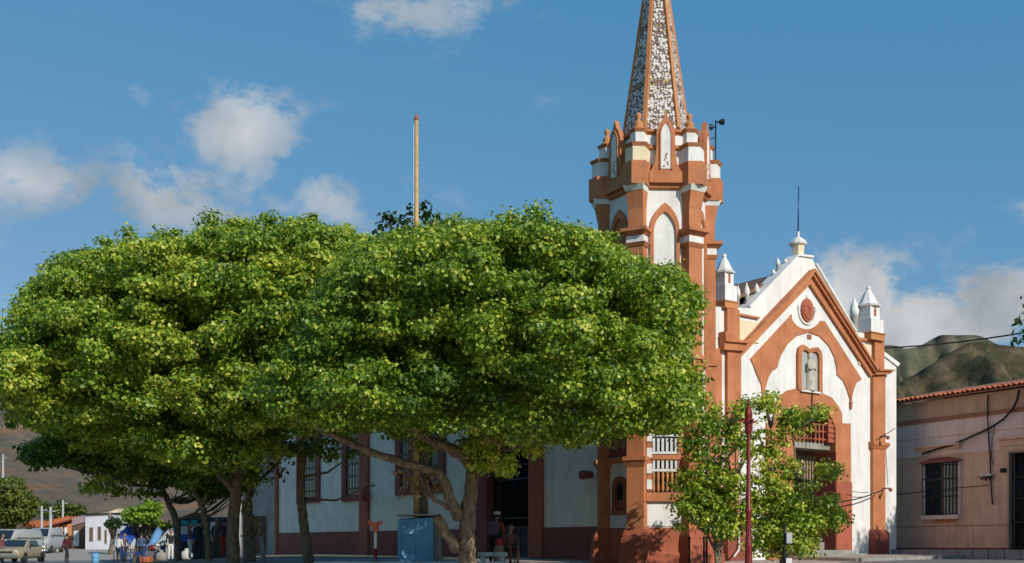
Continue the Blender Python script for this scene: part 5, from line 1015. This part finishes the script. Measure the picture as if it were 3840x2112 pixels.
# ------------------------------------------------------------------ market
def stall(label, px0, px1, ytop, Y, mat, tall=2.1, nm='market_stall', lean=.35):
    a, b = at(px0, ytop, Y), at(px1, ytop, Y); z = gz((a.x+b.x)/2, Y); t = thing(nm, label, 'market stall', ((a.x+b.x)/2, Y, z)); n = 8; vs = []; fs = []
    for j in range(4):
        for i in range(n+1):
            s = i/n; x = lerp(a.x, b.x, s)+math.sin(j+i)*.04; zz = a.z-j*lean*.8+math.sin(s*math.pi)*.28-.05*math.sin(i*2.1+j); vs.append((x, Y+.7-j*.5, zz))
    for j in range(3):
        for i in range(n): k_ = j*(n+1)+i; fs.append((k_, k_+1, k_+n+2, k_+n+1))
    m = MB(); m.add(vs, fs, True); o = m.build('canopy', mat, t); so = o.modifiers.new('thick', 'SOLIDIFY'); so.thickness = .02
    for x in (a.x+.08, b.x-.08):
        for y, dz in ((Y+.65, -.1), (Y-.6, -.75)): m = MB(); m.tube([(x, y, z-.02), (x, y, a.z+dz+.05)], .03, 6); m.build('post', GREYM, t)
    m = MB(); m.box(((a.x+b.x)/2, Y, z+.78), (b.x-a.x-.3, .8, .06)); m.build('table', WOODL, t)
    for i in range(4): m = MB(); m.box((lerp(a.x+.25, b.x-.25, i/3), Y-.1, z+.9), (.22, .3, .18)); m.build('goods', (CLOTHW, ORNGP, WHITEM, PINKL)[i], t, .03)
stall('market stall under a deep blue tarpaulin beneath the lime-green tree', 436, 508, 1990, 65, BLUET)
stall('market stall with a sky-blue sheet beside the red motorcycle', 560, 596, 1994, 63, SKYT, lean=.5)
stall('market stall with a pale cloth roof beside the leaning trunk', 600, 650, 2000, 62, CLOTHW, lean=.3)
q = at(358, 2075, 60); z = gz(q.x, q.y); m = MB(); h_ = q.z-z; t = thing('barrel', 'blue plastic barrel standing on the market street', 'barrel', (q.x, q.y, z))
m.lathe((q.x, q.y, z), [(.16, 0), (.19, .03), (.205, h_*.3), (.215, h_*.33), (.205, h_*.36), (.205, h_*.64), (.215, h_*.67), (.205, h_*.7), (.19, h_*.95), (.16, h_)], 14, smooth=True); m.build('body', PALEB, t); m = MB(); m.lathe((q.x, q.y, z+h_), [(.165, -.01), (.165, .03), (.14, .04)], 14); m.build('lid', BLUEM, t)
q = at(500, 2072, 59); z = gz(q.x, q.y); t = thing('folding_table', 'dark blue folding table on the market street', 'table', (q.x, q.y, z))
m = MB(); m.box((q.x, q.y, q.z), (.9, .6, .05)); m.build('top', BLUEM, t)
for sx in (-.4, .4):
    for sy in (-.25, .25): m = MB(); m.tube([(q.x+sx, q.y+sy, z), (q.x+sx*.9, q.y+sy, q.z)], .022, 6); m.build('leg', IRON, t)
for px, lab in ((470, 'blue plastic chair pulled up to the folding table'), (528, 'blue plastic chair facing away from the folding table')):
    q = at(px, 2082, 58.2); z = gz(q.x, q.y); t = thing('plastic_chair', lab, 'chair', (q.x, q.y, z)); s = 1 if px < 500 else -1
    m = MB(); m.box((q.x, q.y, z+.44), (.42, .42, .04)); m.build('seat', BLUEM, t, .01); m = MB(); m.box((q.x-s*.2, q.y, z+.68), (.04, .4, .42)); m.build('backrest', BLUEM, t, .01)
    for sx in (-.18, .18):
        for sy in (-.18, .18): m = MB(); m.tube([(q.x+sx*1.1, q.y+sy*1.1, z), (q.x+sx, q.y+sy, z+.42)], .02, 6); m.build('leg', BLUEM, t)
for px, py, mt, lab in ((548, 2072, ORNGP, 'orange crate on the pavement by the red motorcycle'), (605, 2062, STONE, 'rounded grey sack on the pavement by the leaning trunk'), (700, 2098, CLOTHW, 'pale cloth bundle at the foot of the leaning trunk')):
    q = at(px, py, 60); z = gz(q.x, q.y); t = MB()
    if 'crate' in lab:
        tc_ = thing('crate', lab, 'crate', (q.x, q.y, z))
        for i in range(3):
            for sy in (-.2, .2): m = MB(); m.box((q.x, q.y+sy, z+.05+i*.1), (.55, .02, .07)); m.build('slat', mt, tc_)
            for sx in (-.27, .27): m = MB(); m.box((q.x+sx, q.y, z+.05+i*.1), (.02, .38, .07)); m.build('slat', mt, tc_)
        m = MB(); m.box((q.x, q.y, z+.015), (.54, .4, .02)); m.build('bottom', mt, tc_)
    else:
        t.lathe((q.x, q.y, z), [(.2, 0), (.3, .08), (.3, .3), (.22, .45), (.08, .52), (.12, .6), (.02, .62)], 9, smooth=True, sx=1.1, sy=.8); tag(t.build('sack', mt), lab, 'sack')

# ------------------------------------------------------------------ vehicles
def loft(m, secs):
    """closed body from sections (y, half width bottom, half width top, z0, z1)"""
    b = len(m.v)
    for y, wb, wt, z0, z1 in secs:
        for x, z in ((-wb*.94, z0), (wb*.94, z0), (wb, lerp(z0, z1, .3)), (wt, z1-.06), (wt*.9, z1), (-wt*.9, z1), (-wt, z1-.06), (-wb, lerp(z0, z1, .3))): m.v.append((x, y, z))
    k = 8
    for i in range(len(secs)-1):
        for j in range(k): m.f.append((b+i*k+j, b+i*k+(j+1) % k, b+(i+1)*k+(j+1) % k, b+(i+1)*k+j)); m.mi.append(m.m); m.sm.append(True)
    for q in (tuple(b+j for j in range(k)), tuple(b+(len(secs)-1)*k+j for j in range(k))[::-1]): m.f.append(q); m.mi.append(m.m); m.sm.append(False)
def wheel(t, x, y, r, w=.2):
    m = MB(); m.lathe((0, 0, 0), [(r*.62, -w/2), (r*.95, -w/2), (r, -w*.3), (r, w*.3), (r*.95, w/2), (r*.62, w/2)], 18); m.v = [(x+v[2], y+v[1], r+v[0]) for v in m.v]; wh = m.build('wheel', RUBBER, t, local=True)
    m = MB(); m.lathe((0, 0, 0), [(r*.2, -w*.52), (r*.62, -w*.45), (r*.62, w*.45), (r*.2, w*.52)], 14); m.v = [(x+v[2], y+v[1], r+v[0]) for v in m.v]; m.build('rim', CHROME, wh, local=True)
def car(name, label, px, Y, rz, paint, van=False):
    q = at(px, 2100, Y); z = gz(q.x, q.y); t = thing(name, label, 'van' if van else 'car', (q.x, q.y, z), 'vehicles parked on the market street', rz); P = paint; m = MB()
    if van: loft(m, [(-2.2, .8, .78, .35, .95), (-2.0, .85, .82, .28, 1.15), (-1.5, .87, .84, .26, 1.3), (0, .87, .84, .26, 1.32), (1.9, .87, .84, .26, 1.32), (2.15, .84, .8, .35, 1.3)])
    else: loft(m, [(-2.15, .72, .68, .32, .62), (-2.05, .82, .76, .26, .76), (-1.2, .86, .8, .24, .9), (-.7, .87, .82, .24, .95), (1.3, .87, .82, .24, .97), (1.95, .84, .78, .28, .95), (2.15, .76, .7, .36, .8)])
    m.build('body', P, t, local=True)
    m = MB()
    if van: loft(m, [(-1.65, .8, .66, 1.25, 1.3), (-1.0, .82, .72, 1.25, 1.98), (1.8, .82, .74, 1.25, 2.02), (2.1, .8, .72, 1.25, 1.7)])
    else: loft(m, [(-.95, .78, .6, .9, .95), (-.25, .78, .62, .9, 1.4), (.85, .78, .62, .9, 1.43), (1.5, .76, .6, .9, 1.02)])
    cab = m.build('cabin', P, t, local=True)
    a, b, h0, h1 = ((-1.68, -1.06, 1.32, 1.9) if van else (-.98, -.33, .97, 1.33)); m = MB(); m.hexa([(-.66, a-.02, h0), (.66, a-.02, h0), (.66, a+.03, h0), (-.66, a+.03, h0), (-.56, b-.035, h1), (.56, b-.035, h1), (.56, b+.02, h1), (-.56, b+.02, h1)]); m.build('windscreen', GLASS, cab, local=True)
    for s in (-1, 1):
        x0_, x1_ = s*.80, s*.70
        for ya, yb in (((-.9, .3), (.4, 1.7)) if van else ((-.35, .35), (.42, .95))):
            h0, h1 = (1.34, 1.85) if van else (.98, 1.3); m = MB(); m.hexa([(x0_-.02, ya, h0), (x0_+.02, ya, h0), (x0_+.02, yb, h0), (x0_-.02, yb, h0), (x1_-.02, ya+.1, h1), (x1_+.02, ya+.1, h1), (x1_+.02, yb-.05, h1), (x1_-.02, yb-.05, h1)]); m.build('side_window', GLASS, cab, local=True)
        m = MB(); m.lathe((0, 0, 0), [(.11, 0), (.12, .03), (.09, .06)], 12); yy = -2.2 if van else -2.12; hz = .85 if van else .6; m.v = [(s*.58+v[0], yy+.05-v[2], hz+v[1]) for v in m.v]; m.build('headlight', LAMPG, t, local=True)
        m = MB(); m.box((s*.97, -.75 if not van else -1.2, 1.02 if not van else 1.35), (.18, .08, .12)); m.build('mirror', RUBBER, t, .02, local=True)
        for y in (-1.35, 1.35): wheel(t, s*.78, y, .31)
    m = MB(); m.box((0, -2.17 if not van else -2.22, .42), (1.5, .12, .16)); m.build('bumper', GREYM if not van else RUBBER, t, .03, local=True)
    m = MB(); m.box((0, -2.14 if not van else -2.2, .62 if not van else .75), (.8, .05, .12)); m.build('grille', RUBBER, t, local=True)
    return t
CARB = plain('shaded_beige_car_paint', (.36,.30,.19), .45, vary=.35); CARW = plain('shaded_white_car_paint', (.36,.36,.35), .45, vary=.06); CARD = plain('grey_car_paint', (.2,.2,.21), .25)  # beige and white paints darkened to carry the shade under the trees
car('parked_car', 'dusty beige car facing the plaza on the market street', 72, 66, R(4), CARB)
car('parked_van', 'white van parked behind the dusty beige car', 60, 76, R(-8), CARW, True)
car('parked_van', 'white van with dark bumper parked in front of the low tiled house', 172, 88, R(6), CARW, True)
car('parked_car', 'grey car standing far up the street beside the round tree', 10, 88, R(0), CARD)
def motorcycle(label, px, Y, rz, paint):
    q = at(px, 2100, Y); z = gz(q.x, q.y); t = thing('motorcycle', label, 'motorcycle', (q.x, q.y, z), 'motorcycles in the market', rz)
    for y in (-.65, .65):
        m = MB(); m.lathe((0, 0, 0), [(.22, -.04), (.29, -.045), (.31, 0), (.29, .045), (.22, .04)], 18); m.v = [(v[2], y+v[1], .31+v[0]) for v in m.v]; wh = m.build('wheel', RUBBER, t, local=True)
        m = MB(); m.lathe((0, 0, 0), [(.05, -.05), (.22, -.02), (.22, .02), (.05, .05)], 12); m.v = [(v[2], y+v[1], .31+v[0]) for v in m.v]; m.build('rim', CHROME, wh, local=True)
    for s in (-1, 1): m = MB(); m.tube([(s*.07, -.65, .31), (s*.06, -.5, .75), (s*.05, -.44, 1.0)], .022, 6); m.build('fork', CHROME, t, local=True)
    m = MB(); m.tube([(-.34, -.34, 1.06), (-.14, -.44, 1.03), (.14, -.44, 1.03), (.34, -.34, 1.06)], .016, 6); m.build('handlebar', IRON, t, local=True)
    m = MB(); m.lathe((0, -.55, .92), [(.03, -.1), (.1, -.05), (.1, .06), (.03, .1)], 10); m.build('headlight', LAMPG, t, local=True)
    m = MB(); loft(m, [(-.42, .07, .05, .68, .85), (-.25, .15, .13, .66, .95), (0, .14, .1, .66, .88), (.08, .06, .05, .68, .8)]); m.build('fuel_tank', paint, t, local=True)
    m = MB(); loft(m, [(.02, .1, .08, .72, .8), (.35, .13, .12, .72, .82), (.75, .11, .09, .76, .86)]); m.build('seat', RUBBER, t, local=True)
    m = MB(); m.box((0, -.08, .42), (.22, .36, .32)); m.build('engine', GREYM, t, .04, local=True); m = MB(); m.tube([(.12, -.1, .35), (.15, .3, .3), (.15, .8, .4)], .035, 8); m.build('exhaust', CHROME, t, local=True)
    m = MB(); m.tube([(0, -.44, .95), (0, -.15, .62), (0, .3, .62), (0, .65, .31)], .03, 6); m.build('frame', IRON, t, local=True)
motorcycle('white and black motorcycle parked beside the dusty beige car', 162, 68, R(25), WHITEM)
motorcycle('red motorcycle parked by the sky-blue market stall', 560, 60.5, R(70), REDM)

# ------------------------------------------------------------------ people
SKIN = plain('skin', (.36,.19,.12), .6, vary=.1); HAIRM = plain('dark_hair', (.02,.014,.01), .7); HAIRB = plain('light_brown_hair', (.35,.19,.08), .7); SHOE = plain('dark_shoe', (.03,.025,.02), .6); EYEM = plain('eye', (.02,.015,.015), .2)
def person(label, px, Y, rz, h, pose, shirt, trousers, hair=HAIRM, sleeves=.5, hat=None, py=None, seat=None, bag=None, z=None):
    q = at(px, 2100, Y); z = gz(q.x, q.y) if z is None else z
    t = thing('person', label, 'person', (q.x, q.y, z), None, rz)
    J = dict(pelvis=(0, 0, .52), spine=(0, .01, .62), chest=(0, 0, .73), neck=(0, -.005, .83), head=(0, -.015, .90))
    for s, n in ((-1, 'l'), (1, 'r')):
        sw = s*(.07 if pose == 'walk' else .0)
        J.update({n+'sh': (s*.105, 0, .795), n+'el': (s*.135, .01+sw*.5, .63), n+'wr': (s*.14, -.05+sw, .485), n+'hip': (s*.052, 0, .5), n+'kn': (s*.055, -.015-sw*1.2, .28), n+'an': (s*.058, .01-sw*1.3, .045), n+'to': (s*.066, -.075-sw*1.2, .022)})
    if pose == 'sit':
        dz = -.25
        for k_ in ('pelvis', 'spine', 'chest', 'neck', 'head', 'lsh', 'rsh'): x, y, zz = J[k_]; J[k_] = (x, y-.10*max(0, zz-.6), zz+dz)
        for s, n in ((-1, 'l'), (1, 'r')): J.update({n+'hip': (s*.055, 0, .26), n+'kn': (s*.075, -.23, .29), n+'an': (s*.07, -.22, .045), n+'to': (s*.075, -.31, .022), n+'el': (s*.14, -.06, .4), n+'wr': (s*.09, -.19, .34)})
    if pose == 'bend':
        for k_ in ('spine', 'chest', 'neck', 'head', 'lsh', 'rsh'): x, y, zz = J[k_]; d = zz-.52; J[k_] = (x, y-d*.5, .52+d*.88)
        for s, n in ((-1, 'l'), (1, 'r')): J.update({n+'el': (s*.15, -.15, .58), n+'wr': (s*.10, -.26, .52)})
    if pose == 'akimbo':
        for s, n in ((-1, 'l'), (1, 'r')): J.update({n+'el': (s*.2, .03, .64), n+'wr': (s*.11, -.07, .57)})
    rad = dict(pelvis=(.082, .062), spine=(.072, .055), chest=(.092, .06), neck=(.033, .033), head=(.03, .03))
    for n in 'lr': rad.update({n+'sh': (.042, .042), n+'el': (.028, .028), n+'wr': (.019, .019), n+'hip': (.062, .062), n+'kn': (.04, .04), n+'an': (.027, .027), n+'to': (.022, .018)})
    E = [('pelvis', 'spine'), ('spine', 'chest'), ('chest', 'neck'), ('neck', 'head')]+[e for n in 'lr' for e in (('chest', n+'sh'), (n+'sh', n+'el'), (n+'el', n+'wr'), ('pelvis', n+'hip'), (n+'hip', n+'kn'), (n+'kn', n+'an'), (n+'an', n+'to'))]
    ks = list(J); me = bpy.data.meshes.new('skel'); me.from_pydata([Vector(J[k_])*h for k_ in ks], [(ks.index(a), ks.index(b)) for a, b in E], []); ob = bpy.data.objects.new('skel', me); COL.objects.link(ob)
    sk = ob.modifiers.new('s', 'SKIN'); sk.use_smooth_shade = True; lay = me.skin_vertices[0].data if me.skin_vertices else None
    if lay is None:
        bmx = bmesh.new(); bmx.from_mesh(me); bmx.verts.layers.skin.verify(); bmx.to_mesh(me); bmx.free(); lay = me.skin_vertices[0].data
    for i, k_ in enumerate(ks): lay[i].radius = (rad[k_][0]*h, rad[k_][1]*h); lay[i].use_root = (k_ == 'pelvis')
    su = ob.modifiers.new('d', 'SUBSURF'); su.levels = 1; su.render_levels = 1
    dg = bpy.context.evaluated_depsgraph_get(); bme = bpy.data.meshes.new_from_object(ob.evaluated_get(dg)); bpy.data.objects.remove(ob)
    for mm in (shirt, trousers, SKIN, SHOE, EYEM): bme.materials.append(mm)
    def seg(p, a, b): ab = b-a; t_ = max(0, min(1, (p-a).dot(ab)/ab.length_squared)); return (p-a-ab*t_).length, t_
    JV = {k_: Vector(J[k_])*h for k_ in ks}
    for pl in bme.polygons:
        c = pl.center; best = min(((seg(c, JV[a], JV[b]), a, b) for a, b in E), key=lambda v: v[0][0]); (dd, t_), a, b = best; nm = a+b
        if 'kn' in nm or 'hip' in nm or ('an' in nm and 'to' not in b): i = 1
        elif b[1:] == 'to': i = 3
        elif b in ('head',) or (a == 'chest' and b == 'neck' and t_ > .85): i = 2
        elif b[1:] == 'wr': i = 2 if (sleeves < .5 or t_ > sleeves) else 0
        elif b[1:] == 'el': i = 0 if t_ < .5+sleeves else 2
        else: i = 0
        pl.material_index = i
    # head with face and hands of five fingers, joined into the same body
    hd = MB(); hc = Vector(J['head'])*h+Vector((0, -.008, .035))*h; hr = .067*h
    for i in range(9):
        ph = math.pi*i/8
        for j in range(12):
            th = 2*math.pi*j/12; x, y, zz = math.sin(ph)*math.cos(th), math.sin(ph)*math.sin(th), math.cos(ph); jaw = 1-.22*max(0, -zz); hd.v.append((hc.x+x*hr*.78*jaw, hc.y+y*hr*.92*jaw, hc.z+zz*hr*1.12))
    hd.m = 2
    for i in range(8):
        for j in range(12): hd.f.append((i*12+j, i*12+(j+1) % 12, (i+1)*12+(j+1) % 12, (i+1)*12+j)); hd.mi.append(2); hd.sm.append(True)
    hd.tube([hc+Vector((0, -.92, .12))*hr, hc+Vector((0, -1.15, -.2))*hr, hc+Vector((0, -.9, -.28))*hr], [hr*.08, hr*.15, hr*.1], 6)
    hd.tube([hc+Vector((-.22, -.86, -.52))*hr, hc+Vector((.22, -.86, -.52))*hr], hr*.06, 5)
    for s in (-1, 1):
        hd.m = 2; hd.tube([hc+Vector((s*.74, .05, .2))*hr, hc+Vector((s*.86, .1, 0))*hr, hc+Vector((s*.74, .02, -.22))*hr], [hr*.08, hr*.14, hr*.07], 6); hd.m = 4; hd.lathe(hc+Vector((s*.3, -.84, .05))*hr, [(.0, -hr*.07), (hr*.09, 0), (.0, hr*.07)], 6); hd.m = 2
        wr, elb = JV[('l' if s < 0 else 'r')+'wr'], JV[('l' if s < 0 else 'r')+'el']; d = (wr-elb).normalized(); sd = Vector((0, 1, 0)); sd = (sd-d*sd.dot(d)).normalized(); nr = d.cross(sd)
        pal = wr+d*.05*h; hd.tube([wr-d*.01*h, wr+d*.025*h, pal], [.016*h, .022*h, .02*h], 8)
        for f_ in range(4):
            o_ = sd*(f_-1.5)*.0095*h; L_ = (.036, .043, .041, .031)[f_]*h; hd.tube([pal+o_, pal+o_+d*L_*.5+nr*s*.004*h, pal+o_+d*L_*.95+nr*s*.014*h], [.0058*h, .0052*h, .004*h], 5)
        hd.tube([wr+d*.02*h+sd*-.018*h, wr+d*.042*h-sd*.032*h, wr+d*.06*h-sd*.034*h], [.007*h, .006*h, .0045*h], 5)
    hme = hd.mesh('h', [shirt, trousers, SKIN, SHOE, EYEM]); bmx = bmesh.new(); bmx.from_mesh(bme); bmx.from_mesh(hme); bmx.to_mesh(bme); bmx.free(); bpy.data.meshes.remove(hme)
    link('body', bme, t)
    hm = MB(); n0 = 0
    for i in range(7):
        ph = math.pi*.62*i/6
        for j in range(12): th = 2*math.pi*j/12; x, y, zz = math.sin(ph)*math.cos(th), math.sin(ph)*math.sin(th), math.cos(ph); cut = 1.0 if y > -.35 or zz > .35 else .8; hm.v.append((hc.x+x*hr*.88*cut, hc.y+.06*hr+y*hr*1.0*cut, hc.z+.05*hr+zz*hr*1.16))
    for i in range(6):
        for j in range(12): hm.f.append((i*12+j, i*12+(j+1) % 12, (i+1)*12+(j+1) % 12, (i+1)*12+j)); hm.mi.append(0); hm.sm.append(True)
    hm.build('hair', hair, t, local=True)
    if hat:
        m = MB(); m.lathe(hc+Vector((0, 0, .45))*hr, [(hr*1.02, 0), (hr*1.0, hr*.35), (hr*.7, hr*.75), (hr*.1, hr*.85)], 12, smooth=True); m.hexa([hc+Vector(v)*hr for v in ((-.6, -.8, .42), (.6, -.8, .42), (.45, -1.7, .36), (-.45, -1.7, .36), (-.6, -.8, .5), (.6, -.8, .5), (.45, -1.7, .42), (-.45, -1.7, .42))]); m.build('cap', hat, t, local=True)
    if bag:
        m = MB(); c = Vector(J['chest'])*h; m.box((c.x, c.y+.13*h, c.z-.05*h), (.19*h, .12*h, .26*h)); m.build('backpack', bag, t, .03*h, local=True)
    return t
CL = lambda n, c: plain(n, c, .85, vary=.2, scale=8)
MAROON, BLACKC, ORANGEC, GREYC, BROWNC, WHITEC, BLUEC, REDC, PURP, OLIVE = CL('maroon_cloth', (.10,.012,.018)), CL('black_cloth', (.018,.018,.02)), CL('orange_cloth', (.42,.07,.02)), CL('grey_violet_cloth', (.12,.10,.125)), CL('russet_cloth', (.17,.06,.045)), CL('white_cloth', (.68,.66,.62)), CL('denim_cloth', (.06,.10,.2)), CL('red_cloth', (.55,.03,.03)), CL('plum_cloth', (.08,.03,.05)), CL('olive_cloth', (.08,.085,.05))
person('person in maroon shirt and black trousers walking on the market street', 250, 64, R(150), 1.72, 'walk', MAROON, BLACKC, sleeves=.9)
person('person in orange top with grey backpack leaning towards the church gate', 1852, 34.5, R(165), 1.72, 'bend', ORANGEC, BLACKC, sleeves=.9, hat=WHITEC, bag=GREYC)
pr = person('person in russet clothes seated near the church gate step', 1912, 34.2, R(20), 1.68, 'sit', BROWNC, BROWNC, sleeves=.9)
# stool below the seated person, bundle beside
q = pr.location; t = thing('stool', 'small wooden stool under the seated person', 'stool', (q.x, q.y, q.z)); m = MB(); m.box((q.x, q.y+.02, q.z+.31), (.36, .34, .05)); m.build('seat', WOOD, t)
for sx in (-.14, .14):
    for sy in (-.13, .13): m = MB(); m.tube([(q.x+sx*1.15, q.y+.02+sy*1.15, q.z-.02), (q.x+sx, q.y+.02+sy, q.z+.29)], .022, 6); m.build('leg', WOOD, t)
q = at(1872, 2060, 34.0); z = gz(q.x, q.y); t = thing('market_bag', 'tall pale woven bag with a red cloth on top by the gate', 'bag', (q.x, q.y, z)); m = MB(); m.lathe((q.x, q.y, z), [(.17, 0), (.19, .1), (.17, .45), (.13, .62), (.10, .66)], 10, smooth=True, sy=.7); m.build('sack', WOODL, t)
m = MB(); m.lathe((q.x, q.y, z+.62), [(.12, 0), (.14, .06), (.1, .16), (.03, .22)], 8, smooth=True); m.build('cloth', REDC, t)
person('person with curly hair in brown top under the trees by the shop', 712, 50, R(120), 1.6, 'stand', BROWNC, WHITEC, HAIRB)
person('person in black coat standing under the trees by the shop', 745, 49, R(170), 1.74, 'stand', BLACKC, BLACKC, sleeves=.95)
person('person with fair hair in olive clothes beside the stout tree', 812, 46, R(160), 1.62, 'stand', OLIVE, OLIVE, HAIRB, sleeves=.9)
person('person in plum top with red skirt beside the stout tree', 842, 45, R(200), 1.58, 'akimbo', PURP, REDC)
person('person in white shirt buying at the deep blue stall', 446, 62.6, R(170), 1.66, 'stand', WHITEC, BLACKC)
person('person in grey shirt standing before the deep blue stall', 466, 63, R(60), 1.7, 'akimbo', GREYC, BLACKC)
person('person in blue shirt standing between the market stalls', 530, 63, R(190), 1.7, 'stand', BLUEC, BLACKC)
person('person in white blouse sorting goods at the pale cloth stall', 610, 60.8, R(150), 1.6, 'bend', WHITEC, BLUEC)
person('person in black shirt with white trousers by the pale cloth stall', 640, 60, R(30), 1.7, 'stand', BLACKC, WHITEC)
person('person in russet shirt standing beside the beige car', 8, 64.5, R(90), 1.7, 'stand', BROWNC, BLUEC)
